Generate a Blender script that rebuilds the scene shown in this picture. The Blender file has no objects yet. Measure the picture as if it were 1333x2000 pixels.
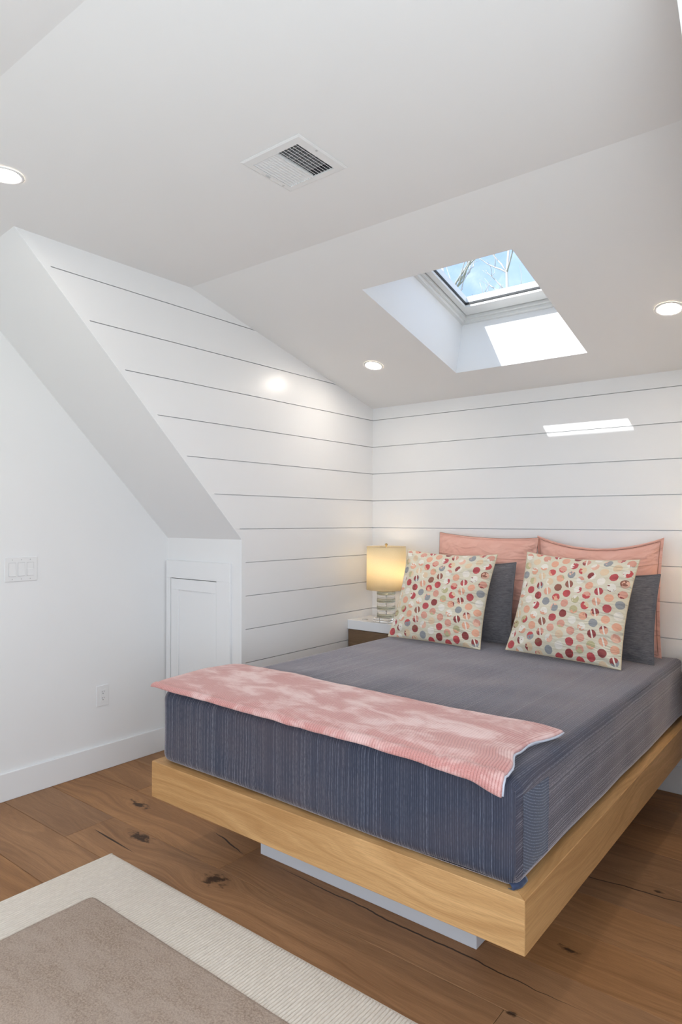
import bpy, bmesh, math, random
from mathutils import Vector, Matrix, noise

random.seed(7)
R = math.radians
scene = bpy.context.scene
COL = scene.collection

# ------------------------------------------------------------------ camera
cam_d = bpy.data.cameras.new('camera')
cam_d.sensor_fit = 'VERTICAL'
cam_d.sensor_height = 36.0
cam_d.lens = 23.297
cam_d.shift_y = 17.74 / 2000.0
cam_d.clip_start = 0.01
cam = bpy.data.objects.new('camera', cam_d)
COL.objects.link(cam)
_yaw, _roll = R(38.5366), R(0.1398)
_F = Vector((-math.sin(_yaw), math.cos(_yaw), 0))
_Rt = Vector((math.cos(_yaw), math.sin(_yaw), 0))
_U = Vector((0, 0, 1))
_R2 = _Rt * math.cos(_roll) + _U * math.sin(_roll)
_U2 = -_Rt * math.sin(_roll) + _U * math.cos(_roll)
cam.matrix_world = Matrix(((_R2.x, _U2.x, -_F.x, 2.717), (_R2.y, _U2.y, -_F.y, -3.766),
                           (_R2.z, _U2.z, -_F.z, 1.401), (0, 0, 0, 1)))
scene.camera = cam

# ------------------------------------------------------------------ world, sun, added window fill, exposure
SKY_STRENGTH = 1.9
SUN_ENERGY = 6.0
FRONT_W = 13.0
SIDE_W = 40.0
CAN_EMIT = 132.0
LAMP_W = 1.1
scene.view_settings.view_transform = 'Standard'
scene.view_settings.look = 'None'
scene.view_settings.exposure = 0.03
scene.view_settings.gamma = 1.0
scene.view_settings.use_curve_mapping = False


class NT:
    """tiny helper around a node tree"""
    def __init__(self, tree):
        self.t = tree
        tree.nodes.clear()

    def n(self, typ, ins=None, out=0, **props):
        nd = self.t.nodes.new(typ)
        for k, v in props.items():
            setattr(nd, k, v)
        for k, v in (ins or {}).items():
            s = nd.inputs[k]
            if isinstance(v, bpy.types.NodeSocket):
                self.t.links.new(v, s)
            elif isinstance(v, bpy.types.Node):
                self.t.links.new(v.outputs[0], s)
            else:
                s.default_value = v
        return nd

    def math(self, op, a, b=0.0, c=0.0, clamp=False):
        return self.n('ShaderNodeMath', {0: a, 1: b, 2: c}, operation=op, use_clamp=clamp).outputs[0]

    def vmath(self, op, a, b=(0, 0, 0)):
        nd = self.n('ShaderNodeVectorMath', {0: a, 1: b}, operation=op)
        return nd.outputs['Value'] if op in ('LENGTH', 'DOT_PRODUCT', 'DISTANCE') else nd.outputs[0]

    def mix(self, f, a, b, blend='MIX'):
        nd = self.n('ShaderNodeMix', {0: f, 6: a, 7: b}, data_type='RGBA', blend_type=blend)
        return nd.outputs[2]

    def ramp(self, f, stops, interp='LINEAR'):
        nd = self.n('ShaderNodeValToRGB', {0: f})
        r = nd.color_ramp
        r.interpolation = interp
        while len(r.elements) < len(stops):
            r.elements.new(0.5)
        for e, (p, c) in zip(r.elements, stops):
            e.position = p
            e.color = c if len(c) == 4 else (*c, 1)
        return nd.outputs[0]

    def rng(self, v, a, b, c=0.0, d=1.0, smooth=False):
        return self.n('ShaderNodeMapRange', {0: v, 1: a, 2: b, 3: c, 4: d},
                      interpolation_type='SMOOTHSTEP' if smooth else 'LINEAR').outputs[0]

    def noise(self, vec, scale, detail=3.0, rough=0.55, dist=0.0, dims='3D'):
        ins = {'Scale': scale, 'Detail': detail, 'Roughness': rough, 'Distortion': dist}
        if vec is not None:
            ins['Vector'] = vec
        return self.n('ShaderNodeTexNoise', ins, noise_dimensions=dims)

    def scale(self, vec, s, loc=(0, 0, 0)):
        return self.n('ShaderNodeMapping', {0: vec, 1: loc, 3: s}).outputs[0]

    def xyz(self, vec):
        return self.n('ShaderNodeSeparateXYZ', {0: vec}).outputs

    def comb(self, x, y, z=0.0):
        return self.n('ShaderNodeCombineXYZ', {0: x, 1: y, 2: z}).outputs[0]

    def bump(self, h, strength, dist=0.01):
        return self.n('ShaderNodeBump', {'Height': h, 'Strength': strength, 'Distance': dist}).outputs[0]


def srgb(r, g, b):
    f = lambda c: (c / 255 / 12.92) if c / 255 <= 0.04045 else ((c / 255 + 0.055) / 1.055) ** 2.4
    return (f(r), f(g), f(b), 1.0)


world = bpy.data.worlds.new('sky')
scene.world = world
world.use_nodes = True
w = NT(world.node_tree)
tc = w.n('ShaderNodeTexCoord').outputs['Generated']
zz = w.xyz(tc)[2]
blue = w.ramp(w.rng(zz, 0.0, 1.0), [(0.0, (0.50, 0.60, 0.76)), (0.35, (0.27, 0.41, 0.68)), (1.0, (0.17, 0.32, 0.62))])
cl = w.noise(tc, 5.0, 6.0, 0.6, 0.3).outputs[0]
skyc = w.mix(w.rng(cl, 0.36, 0.62, 0.05, 0.85, True), blue, (0.74, 0.79, 0.86, 1))
bg = w.n('ShaderNodeBackground', {0: skyc, 1: SKY_STRENGTH})
w.n('ShaderNodeOutputWorld', {0: bg})

sun_d = bpy.data.lights.new('sun', 'SUN')
sun_d.energy = SUN_ENERGY
sun_d.angle = R(0.5)
sun_d.color = (1.0, 0.97, 0.92)
sun = bpy.data.objects.new('sun', sun_d)
COL.objects.link(sun)
sun.rotation_euler = Vector((0.355, 1.0, -0.97)).to_track_quat('-Z', 'Y').to_euler()
sun.location = (-2, -8, 9)

# ------------------------------------------------------------------ dimensions (metres)
XR = 2.422                     # right gable wall plane
XL0, XR0 = -0.66, 3.082        # outer side walls of the room in front of the bed alcove
YK = -1.239                    # knee walls
YC, ZC = -1.597, 2.594         # crease between slope and flat ceiling
ZB = 2.187                     # slope meets back wall
YF0 = -2.945                   # front crease
YS = -2.493                    # slanted soffit meets the flat ceiling
ZK = 1.296                     # slanted soffit meets the knee wall
YFRONT = -4.9
SL = (ZC - ZB) / -YC
ZFRONT = ZC - SL * (YF0 - YFRONT)
PITCH, Z0 = 0.187, 2.104       # shiplap

wl = bpy.data.lights.new('added_front_fill', 'AREA')
wl.shape = 'RECTANGLE'
wl.size, wl.size_y = 2.3, 1.15
wl.energy = FRONT_W
wl.color = (0.86, 0.93, 1.0)
wlo = bpy.data.objects.new('added_front_fill', wl)
COL.objects.link(wlo)
wlo.location = (1.21, YFRONT + 0.04, 1.35)
wlo.rotation_euler = (R(108), 0, 0)      # added fill in the unseen front window, faces +Y and tilts up
sl_ = bpy.data.lights.new('added_side_fill', 'AREA')
sl_.shape = 'RECTANGLE'
sl_.size, sl_.size_y = 1.8, 1.25
sl_.energy = SIDE_W
sl_.color = (0.86, 0.93, 1.0)
slo = bpy.data.objects.new('added_side_fill', sl_)
COL.objects.link(slo)
slo.location = (XR0 - 0.04, -3.70, 1.30)
slo.rotation_euler = (R(108), 0, R(90))   # added fill in the unseen side window, faces -X and tilts up

# ------------------------------------------------------------------ mesh helpers
def link(name, me, mat, parent=None, smooth=False):
    o = bpy.data.objects.new(name, me)
    COL.objects.link(o)
    if mat is not None:
        me.materials.append(mat)
    if smooth:
        for p in me.polygons:
            p.use_smooth = True
    if parent is not None:
        o.parent = parent
    return o


def off_of(parent):
    v = Vector((0, 0, 0))
    while parent is not None:
        v += parent.location
        parent = parent.parent
    return v


def from_bm(name, bm, mat, parent=None, smooth=False, world=True, loc=None):
    """bm in world coordinates; parents carry translation only (world=True)"""
    if loc is not None:
        base = Vector(loc)
    else:
        base = Vector((0, 0, 0))
    if world:
        d = off_of(parent) + base
        bmesh.ops.translate(bm, verts=bm.verts, vec=-d)
    bmesh.ops.recalc_face_normals(bm, faces=bm.faces)
    me = bpy.data.meshes.new(name)
    bm.to_mesh(me)
    bm.free()
    o = link(name, me, mat, parent, smooth)
    o.location = base
    return o


def uv_box(bm, axis):
    """metre-scaled uv: u runs along the given axis"""
    uvl = bm.loops.layers.uv.verify()
    oth = [i for i in range(3) if i != axis]
    for f in bm.faces:
        for l in f.loops:
            c = l.vert.co
            l[uvl].uv = (c[axis], c[oth[0]] + c[oth[1]])


def bm_box(lo, hi, bevel=0.0, seg=1, bm=None):
    b2 = bmesh.new()
    bmesh.ops.create_cube(b2, size=1.0)
    lo, hi = Vector(lo), Vector(hi)
    for v in b2.verts:
        v.co = Vector(((lo[i] + hi[i]) / 2 + v.co[i] * (hi[i] - lo[i]) for i in range(3)))
    if bevel > 0:
        bmesh.ops.bevel(b2, geom=b2.edges[:], offset=bevel, segments=seg, affect='EDGES', profile=0.5)
    if bm is None:
        return b2
    me = bpy.data.meshes.new('tmp')
    b2.to_mesh(me)
    b2.free()
    bm.from_mesh(me)
    bpy.data.meshes.remove(me)
    return bm


def bm_prism(pts, vec, bm=None, bevel=0.0):
    """polygon of 3-D points extruded by vec"""
    b2 = bmesh.new()
    a = [b2.verts.new(p) for p in pts]
    b = [b2.verts.new(Vector(p) + Vector(vec)) for p in pts]
    b2.faces.new(a)
    b2.faces.new(list(reversed(b)))
    n = len(pts)
    for i in range(n):
        b2.faces.new((a[i], a[(i + 1) % n], b[(i + 1) % n], b[i]))
    bmesh.ops.recalc_face_normals(b2, faces=b2.faces)
    if bevel > 0:
        bmesh.ops.bevel(b2, geom=b2.edges[:], offset=bevel, segments=1, affect='EDGES', profile=0.5)
    if bm is None:
        return b2
    me = bpy.data.meshes.new('tmp')
    b2.to_mesh(me)
    b2.free()
    bm.from_mesh(me)
    bpy.data.meshes.remove(me)
    return bm


def bm_lathe(prof, center, n=32, bm=None, cap=True):
    bm = bm or bmesh.new()
    rings = []
    for r, z in prof:
        rings.append([bm.verts.new((center[0] + r * math.cos(2 * math.pi * i / n),
                                    center[1] + r * math.sin(2 * math.pi * i / n), center[2] + z)) for i in range(n)])
    for a, b in zip(rings, rings[1:]):
        for i in range(n):
            bm.faces.new((a[i], a[(i + 1) % n], b[(i + 1) % n], b[i]))
    if cap:
        bm.faces.new(list(reversed(rings[0])))
        bm.faces.new(rings[-1])
    return bm


def bm_tube(pts, rads, n=6, bm=None, closed=False):
    bm = bm or bmesh.new()
    pts = [Vector(p) for p in pts]
    if not hasattr(rads, '__len__'):
        rads = [rads] * len(pts)
    rings = []
    prev = None
    m = len(pts)
    for i, p in enumerate(pts):
        if closed:
            t = (pts[(i + 1) % m] - pts[i - 1])
        else:
            t = (pts[min(i + 1, m - 1)] - pts[max(i - 1, 0)])
        t.normalize()
        if prev is None:
            ref = Vector((0, 0, 1)) if abs(t.z) < 0.9 else Vector((1, 0, 0))
            u = t.cross(ref).normalized()
        else:
            u = (prev - t * prev.dot(t)).normalized()
        prev = u
        v = t.cross(u)
        rings.append([bm.verts.new(p + (u * math.cos(2 * math.pi * k / n) + v * math.sin(2 * math.pi * k / n)) * rads[i])
                      for k in range(n)])
    seq = list(zip(rings, rings[1:]))
    if closed:
        seq.append((rings[-1], rings[0]))
    for a, b in seq:
        for k in range(n):
            bm.faces.new((a[k], a[(k + 1) % n], b[(k + 1) % n], b[k]))
    if not closed:
        bm.faces.new(list(reversed(rings[0])))
        bm.faces.new(rings[-1])
    return bm


def grid_holes(us, vs, hole, P, N, th):
    """slab over the grid us x vs (param space) leaving out hole cells; P(u,v) point, N thickness vector"""
    bm = bmesh.new()
    top, bot = {}, {}
    Nv = Vector(N) * th
    for i, u in enumerate(us):
        for j, v in enumerate(vs):
            p = Vector(P(u, v))
            bot[i, j] = bm.verts.new(p)
            top[i, j] = bm.verts.new(p + Nv)
    cells = {(i, j) for i in range(len(us) - 1) for j in range(len(vs) - 1)
             if not hole((us[i] + us[i + 1]) / 2, (vs[j] + vs[j + 1]) / 2)}
    for (i, j) in cells:
        q = [(i, j), (i + 1, j), (i + 1, j + 1), (i, j + 1)]
        bm.faces.new([bot[k] for k in q])
        bm.faces.new([top[k] for k in reversed(q)])
        for (da, e) in (((0, -1), (0, 1)), ((1, 0), (1, 2)), ((0, 1), (2, 3)), ((-1, 0), (3, 0))):
            if (i + da[0], j + da[1]) not in cells:
                a, b = q[e[0]], q[e[1]]
                bm.faces.new((bot[a], top[a], top[b], bot[b]))
    loose = [v for v in bm.verts if not v.link_faces]
    bmesh.ops.delete(bm, geom=loose, context='VERTS')
    return bm


def tag(o, label=None, cat=None, group=None, kind=None):
    if label:
        o['label'] = label
    if cat:
        o['category'] = cat
    if group:
        o['group'] = group
    if kind:
        o['kind'] = kind
    return o


def empty(name, loc):
    o = bpy.data.objects.new(name, None)
    COL.objects.link(o)
    o.location = loc
    o.empty_display_size = 0.1
    return o


def struct(o, label):
    o['kind'] = 'structure'
    o['label'] = label
    return o


# ------------------------------------------------------------------ materials
MATS = {}


def mat(name):
    m = bpy.data.materials.new(name)
    m.use_nodes = True
    t = NT(m.node_tree)
    MATS[name] = m
    return m, t


def finish(t, **ins):
    b = t.n('ShaderNodeBsdfPrincipled', ins)
    t.n('ShaderNodeOutputMaterial', {0: b})
    return b


def paint(name, col, rough, bump=0.02, scale=180.0, spec=0.5):
    m, t = mat(name)
    pos = t.n('ShaderNodeNewGeometry').outputs['Position']
    h = t.noise(pos, scale, 2.0).outputs[0]
    big = t.noise(pos, 1.6, 2.0).outputs[0]
    c = t.mix(t.rng(big, 0.3, 0.7, 0, 1), tuple(x * 0.985 for x in col[:3]) + (1,), col)
    finish(t, **{'Base Color': c, 'Roughness': rough, 'Specular IOR Level': spec, 'Normal': t.bump(h, bump, 0.002)})
    return m


M_WALL = paint('wall_paint', (0.885, 0.885, 0.885, 1), 0.55)
M_CEIL = paint('ceiling_paint', (0.90, 0.90, 0.90, 1), 0.7)
M_SHIP = paint('shiplap_semigloss', (0.89, 0.89, 0.895, 1), 0.30, 0.03, 60.0)
M_TRIM = paint('trim_semigloss', (0.89, 0.895, 0.90, 1), 0.32, 0.01)
M_PLASTIC = paint('white_plastic', (0.86, 0.86, 0.86, 1), 0.3, 0.0)
M_VENT = paint('vent_enamel', (0.84, 0.84, 0.84, 1), 0.4, 0.0)
M_PLINTH = paint('plinth_paint', (0.80, 0.84, 0.90, 1), 0.4, 0.0)
M_SLAB = paint('nightstand_lacquer', (0.88, 0.89, 0.91, 1), 0.25, 0.0)
M_FRAME = paint('skylight_frame_paint', (0.80, 0.80, 0.78, 1), 0.3, 0.0)


def flat(name, col, rough=0.6, metal=0.0, **kw):
    m, t = mat(name)
    pos = t.n('ShaderNodeNewGeometry').outputs['Position']
    n_ = t.noise(pos, 40.0, 2.0).outputs[0]
    c = t.mix(t.rng(n_, 0.35, 0.65), tuple(x * 0.9 for x in col[:3]) + (1,), col)
    finish(t, **{'Base Color': c, 'Roughness': rough, 'Metallic': metal, **kw})
    return m


M_DARK = flat('dark_rubber', (0.03, 0.03, 0.03, 1), 0.6)
M_DUCT = flat('duct_grey_metal', (0.10, 0.10, 0.105, 1), 0.6)
M_VANE = flat('duct_vane_metal', (0.42, 0.42, 0.43, 1), 0.5)
M_SLOT = flat('slot_dark', (0.06, 0.06, 0.06, 1), 0.7)
M_SCREW = flat('screw_painted', (0.6, 0.6, 0.6, 1), 0.4)
M_BRASS = flat('aged_brass', (0.55, 0.40, 0.20, 1), 0.3, 1.0)
M_STEEL = flat('brushed_steel', (0.55, 0.55, 0.53, 1), 0.3, 1.0)
M_BARK = flat('pale_bark', (0.62, 0.60, 0.58, 1), 0.9)
M_GRASS = flat('lawn', (0.12, 0.16, 0.06, 1), 0.9)

# glass pane
m, t = mat('window_glass')
fr = t.rng(t.n('ShaderNodeLayerWeight', {0: 0.5}).outputs['Facing'], 0.4, 1.0, 0.01, 0.3)
tr = t.n('ShaderNodeBsdfTransparent', {0: (0.95, 0.975, 1.0, 1)})
gl = t.n('ShaderNodeBsdfGlossy', {0: (1, 1, 1, 1), 1: 0.02})
t.n('ShaderNodeOutputMaterial', {0: t.n('ShaderNodeMixShader', {0: fr, 1: tr, 2: gl})})
M_GLASS = m


def glass(name, col, rough=0.02):
    m, t = mat(name)
    finish(t, **{'Base Color': col, 'Roughness': rough, 'Transmission Weight': 1.0, 'IOR': 1.47})
    return m


M_ACRYLIC = glass('clear_acrylic', (0.97, 0.98, 0.98, 1))
M_CLEAR = glass('thin_clear_acrylic', (0.99, 0.99, 0.99, 1))
M_CLEAR.node_tree.nodes['Principled BSDF'].inputs['IOR'].default_value = 1.07
M_SMOKE = glass('green_tinted_acrylic', (0.66, 0.68, 0.58, 1), 0.05)

# lamp shade: thin fabric, light comes through
m, t = mat('shade_linen')
uv = t.n('ShaderNodeTexCoord').outputs['Object']
wv = t.noise(t.scale(uv, (300, 300, 300)), 1.0, 2.0).outputs[0]
c = t.mix(t.rng(wv, 0.3, 0.7), (0.90, 0.82, 0.64, 1), (0.94, 0.88, 0.72, 1))
d1 = t.n('ShaderNodeBsdfDiffuse', {0: c})
d2 = t.n('ShaderNodeBsdfTranslucent', {0: c})
t.n('ShaderNodeOutputMaterial', {0: t.n('ShaderNodeMixShader', {0: 0.68, 1: d1, 2: d2})})
M_SHADE = m

# emitting lenses
m, t = mat('led_lens')
pos = t.n('ShaderNodeTexCoord').outputs['Object']
rr = t.vmath('LENGTH', pos)
c = t.mix(t.rng(rr, 0.032, 0.044, 0, 1, True), (1.0, 0.95, 0.91, 1), (1.0, 0.78, 0.50, 1))
t.n('ShaderNodeOutputMaterial', {0: t.n('ShaderNodeEmission', {0: c, 1: CAN_EMIT})})
M_LED = m
m, t = mat('bulb_glow')
pos = t.n('ShaderNodeTexCoord').outputs['Object']
c = t.mix(t.rng(t.noise(pos, 5.0).outputs[0], 0.3, 0.7), (1.0, 0.72, 0.42, 1), (1.0, 0.76, 0.46, 1))
t.n('ShaderNodeOutputMaterial', {0: t.n('ShaderNodeEmission', {0: c, 1: 10.0})})
M_BULB = m


def wood_nodes(t, p, light, dark, fine=1.0):
    """p: vector with grain along x, metres"""
    warp = t.noise(t.scale(p, (0.9, 5.0, 5.0)), 1.0, 2.0).outputs[0]
    x, y, z = t.xyz(p)
    yy = t.math('ADD', t.math('ADD', y, t.math('MULTIPLY', z, 0.7)), t.math('MULTIPLY', warp, 0.34))
    rings = t.noise(t.comb(t.math('MULTIPLY', x, 0.7), t.math('MULTIPLY', yy, 34.0), 0.0), 1.0, 4.0, 0.6).outputs[0]
    fineg = t.noise(t.comb(t.math('MULTIPLY', x, 14.0 * fine), t.math('MULTIPLY', t.math('ADD', y, z), 330.0 * fine), 0.0),
                    1.0, 3.0, 0.6).outputs[0]
    broad = t.noise(t.scale(p, (0.8, 3.0, 3.0)), 1.0, 3.0).outputs[0]
    f = t.math('ADD', t.math('MULTIPLY', rings, 0.65), t.math('MULTIPLY', broad, 0.45))
    f = t.rng(f, 0.40, 0.70, 0.0, 1.0)
    c = t.mix(f, dark, light)
    c = t.mix(t.rng(fineg, 0.42, 0.68, 0.0, 0.30), c, tuple(v * 0.55 for v in dark[:3]) + (1,))
    return c, fineg, rings


# oak of the bed (uv in metres, grain along u)
m, t = mat('bed_oak')
uv = t.n('ShaderNodeUVMap').outputs[0]
c, fg, rg = wood_nodes(t, uv, (0.74, 0.445, 0.20, 1), (0.50, 0.265, 0.10, 1))
finish(t, **{'Base Color': c, 'Roughness': 0.5, 'Specular IOR Level': 0.3, 'Normal': t.bump(fg, 0.08, 0.001)})
M_OAK = m

# brown wood under the nightstand slab
m, t = mat('walnut_drawer')
uv = t.n('ShaderNodeUVMap').outputs[0]
c, fg, rg = wood_nodes(t, uv, (0.25, 0.16, 0.09, 1), (0.15, 0.085, 0.045, 1))
finish(t, **{'Base Color': c, 'Roughness': 0.5, 'Normal': t.bump(fg, 0.08, 0.001)})
M_WALNUT = m

# floor planks
KNOTS = [(-0.097, -1.824, 0.070, 0.020), (0.196, -2.018, 0.060, 0.030), (0.722, -2.047, 0.050, 0.032),
         (2.10, -1.05, 0.018, 0.010), (0.95, -1.60, 0.02, 0.012), (1.95, -1.60, 0.03, 0.010), (1.92, -1.985, 0.015, 0.008)]
CRACKS = [(0.14, -2.116, 0.19, 0.0085, -0.04), (1.45, -1.838, 0.72, 0.0045, -0.02), (0.54, -1.81, 0.14, 0.005, -0.22),
          (2.02, -1.09, 0.30, 0.004, 0.10)]
m, t = mat('rustic_oak_floor')
pos = t.n('ShaderNodeNewGeometry').outputs['Position']
rnd = t.n('ShaderNodeObjectInfo').outputs['Random']
offv = t.comb(t.math('MULTIPLY', rnd, 37.0), t.math('MULTIPLY', rnd, 11.0), 0.0)
near = None
warpy = None
wob = t.noise(t.scale(pos, (26, 40, 1)), 1.0, 3.0).outputs[0]
px, py, pz = t.xyz(pos)
for (kx, ky, a, b) in KNOTS:
    dx = t.math('MULTIPLY', t.math('SUBTRACT', px, kx), 1.0 / a)
    dy = t.math('MULTIPLY', t.math('SUBTRACT', py, ky), 1.0 / b)
    r2 = t.math('SQRT', t.math('ADD', t.math('MULTIPLY', dx, dx), t.math('MULTIPLY', dy, dy)))
    r2w = t.math('ADD', r2, t.math('MULTIPLY', t.math('SUBTRACT', wob, 0.5), 4.2))
    core = t.rng(r2w, 0.25, 1.35, 1.0, 0.0, True)
    near = core if near is None else t.math('MAXIMUM', near, core)
    # grain is pushed around the knot
    ex = t.math('EXPONENT', t.math('MULTIPLY', t.math('MULTIPLY', r2, r2), -0.09))
    wv = t.math('MULTIPLY', t.math('MULTIPLY', ex, dy), -b * 1.1)
    warpy = wv if warpy is None else t.math('ADD', warpy, wv)
pw = t.comb(px, t.math('ADD', py, warpy), 0.0)
pv = t.vmath('ADD', pw, offv)
c, fg, rg = wood_nodes(t, pv, (0.47, 0.250, 0.120, 1), (0.265, 0.130, 0.058, 1))
tone = t.n('ShaderNodeHueSaturation', {'Hue': 0.5, 'Saturation': t.rng(rnd, 0, 1, 0.95, 1.06),
                                       'Value': t.rng(rnd, 0, 1, 0.86, 1.10), 'Fac': 1.0, 'Color': c}).outputs[0]
c = t.mix(t.math('MULTIPLY', near, 0.92), tone, (0.035, 0.016, 0.008, 1))
ck = None
for (kx, ky, a, b, sl) in CRACKS:
    dx = t.math('SUBTRACT', px, kx)
    dy = t.math('SUBTRACT', t.math('SUBTRACT', py, ky), t.math('MULTIPLY', dx, sl))
    wig = t.noise(t.comb(t.math('MULTIPLY', px, 7.0), ky * 9.0, 0.0), 1.0, 3.0).outputs[0]
    dy = t.math('ADD', dy, t.math('MULTIPLY', t.math('SUBTRACT', wig, 0.5), 0.004 if kx < 0.2 else 0.03))
    e = t.math('ADD', t.math('POWER', t.math('ABSOLUTE', t.math('MULTIPLY', dx, 1 / a)), 2.0),
               t.math('ABSOLUTE', t.math('DIVIDE', dy, t.rng(dx, -a, a, b, b * 0.2) if kx < 0.2 else b)))
    k = t.rng(e, 0.65, 1.0, 1.0, 0.0, True)
    ck = k if ck is None else t.math('MAXIMUM', ck, k)
c = t.mix(t.math('MULTIPLY', ck, 0.9), c, (0.02, 0.013, 0.010, 1))
hgt = t.math('SUBTRACT', t.math('MULTIPLY', fg, 0.5), t.math('MAXIMUM', ck, near))
finish(t, **{'Base Color': c, 'Roughness': t.rng(rg, 0.2, 0.8, 0.50, 0.64), 'Specular IOR Level': 0.28, 'Normal': t.bump(hgt, 0.15, 0.0015)})
M_FLOOR = m

# coverlet: thin pale stripes on slate blue, uv.u across the stripes in metres
m, t = mat('striped_coverlet')
uv = t.n('ShaderNodeUVMap').outputs[0]
u, v, _ = t.xyz(uv)
wig = t.noise(t.comb(t.math('MULTIPLY', u, 6.0), t.math('MULTIPLY', v, 9.0), 0), 1.0, 2.0).outputs[0]
uu = t.math('ADD', u, t.math('MULTIPLY', wig, 0.006))
s1 = t.noise(None, 190.0, 2.0, 0.7, dims='1D')
# 1-D noise uses W
for nd in (s1,):
    t.t.links.new(uu, nd.inputs['W'])
band = t.rng(s1.outputs[0], 0.56, 0.68, 0.0, 1.0, True)
fine = t.math('SINE', t.math('MULTIPLY', uu, 2 * math.pi / 0.0074))
fine = t.rng(fine, 0.1, 0.9, 0.0, 1.0, True)
brk = t.noise(t.comb(t.math('MULTIPLY', u, 220.0), t.math('MULTIPLY', v, 60.0), 0), 1.0, 2.0).outputs[0]
strp = t.math('MULTIPLY', t.math('MAXIMUM', band, t.math('MULTIPLY', fine, 0.42)), t.rng(brk, 0.35, 0.6, 0.4, 1.0))
c = t.mix(strp, (0.042, 0.049, 0.078, 1), (0.132, 0.150, 0.205, 1))
soft = t.noise(t.comb(t.math('MULTIPLY', u, 2.0), t.math('MULTIPLY', v, 2.0), 0), 1.5, 3.0).outputs[0]
c = t.mix(t.rng(soft, 0.4, 0.7, 0.0, 0.5), c, (0.115, 0.092, 0.105, 1))
pk = t.noise(t.comb(t.math('MULTIPLY', u, 40.0), t.math('MULTIPLY', v, 300.0), 0), 1.0, 3.0).outputs[0]
hh = t.math('ADD', t.math('MULTIPLY', strp, 0.6), t.math('MULTIPLY', pk, 0.14))
finish(t, **{'Base Color': c, 'Roughness': 0.7, 'Specular IOR Level': 0.25, 'Sheen Weight': 1.0, 'Sheen Roughness': 0.30,
             'Sheen Tint': (1.0, 0.90, 0.91, 1), 'Normal': t.bump(hh, 0.6, 0.003)})
M_COVER = m
m, t = mat('coverlet_edge_blue')
uv = t.n('ShaderNodeTexCoord').outputs['Object']
c = t.mix(t.rng(t.noise(uv, 60.0).outputs[0], 0.3, 0.7), (0.022, 0.036, 0.085, 1), (0.035, 0.058, 0.13, 1))
finish(t, **{'Base Color': c, 'Roughness': 0.75, 'Sheen Weight': 0.3})
M_COVEDGE = m

m, t = mat('striped_coverlet_bluer')
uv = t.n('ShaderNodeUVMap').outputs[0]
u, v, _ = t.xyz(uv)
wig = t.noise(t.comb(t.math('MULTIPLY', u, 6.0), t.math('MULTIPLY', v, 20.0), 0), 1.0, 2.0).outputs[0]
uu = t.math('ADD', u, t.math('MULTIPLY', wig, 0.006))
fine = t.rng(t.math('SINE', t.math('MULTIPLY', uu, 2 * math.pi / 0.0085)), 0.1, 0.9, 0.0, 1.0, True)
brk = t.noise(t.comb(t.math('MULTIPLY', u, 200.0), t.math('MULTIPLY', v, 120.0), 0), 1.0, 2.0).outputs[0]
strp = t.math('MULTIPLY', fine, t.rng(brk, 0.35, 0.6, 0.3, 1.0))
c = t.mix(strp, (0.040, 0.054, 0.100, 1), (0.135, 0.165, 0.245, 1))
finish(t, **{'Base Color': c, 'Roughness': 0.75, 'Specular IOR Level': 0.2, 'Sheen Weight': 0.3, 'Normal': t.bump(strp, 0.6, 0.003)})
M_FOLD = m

# pink chenille throw
m, t = mat('pink_chenille')
uv = t.n('ShaderNodeUVMap').outputs[0]
u, v, _ = t.xyz(uv)
wig = t.noise(t.comb(t.math('MULTIPLY', u, 7.0), t.math('MULTIPLY', v, 7.0), 0), 1.0, 2.0).outputs[0]
ribs = t.math('SINE', t.math('MULTIPLY', t.math('ADD', u, t.math('MULTIPLY', wig, 0.014)), 2 * math.pi / 0.0100))
nap = t.noise(t.comb(t.math('MULTIPLY', u, 5.0), t.math('MULTIPLY', v, 9.0), 0), 1.0, 4.0, 0.65, 0.4).outputs[0]
spk = t.noise(uv, 420.0, 2.0).outputs[0]
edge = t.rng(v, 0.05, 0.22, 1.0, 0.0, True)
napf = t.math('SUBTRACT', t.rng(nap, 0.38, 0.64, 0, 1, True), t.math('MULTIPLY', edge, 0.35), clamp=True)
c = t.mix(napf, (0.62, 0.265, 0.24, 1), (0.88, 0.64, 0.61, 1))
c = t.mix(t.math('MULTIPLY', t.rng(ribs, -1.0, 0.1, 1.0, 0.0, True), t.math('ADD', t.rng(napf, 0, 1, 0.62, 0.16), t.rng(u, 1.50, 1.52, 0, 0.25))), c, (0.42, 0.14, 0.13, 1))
c = t.mix(t.rng(spk, 0.45, 0.75, 0, 0.35), c, (0.90, 0.70, 0.66, 1))
hh = t.math('ADD', t.math('MULTIPLY', ribs, 0.35), t.math('MULTIPLY', spk, 0.8))
finish(t, **{'Base Color': c, 'Roughness': 0.85, 'Sheen Weight': 0.5, 'Sheen Roughness': 0.5, 'Sheen Tint': (1, 0.85, 0.82, 1),
             'Normal': t.bump(hh, 0.5, 0.003)})
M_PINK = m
M_LINING = flat('throw_lining', (0.60, 0.63, 0.72, 1), 0.9)

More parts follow.
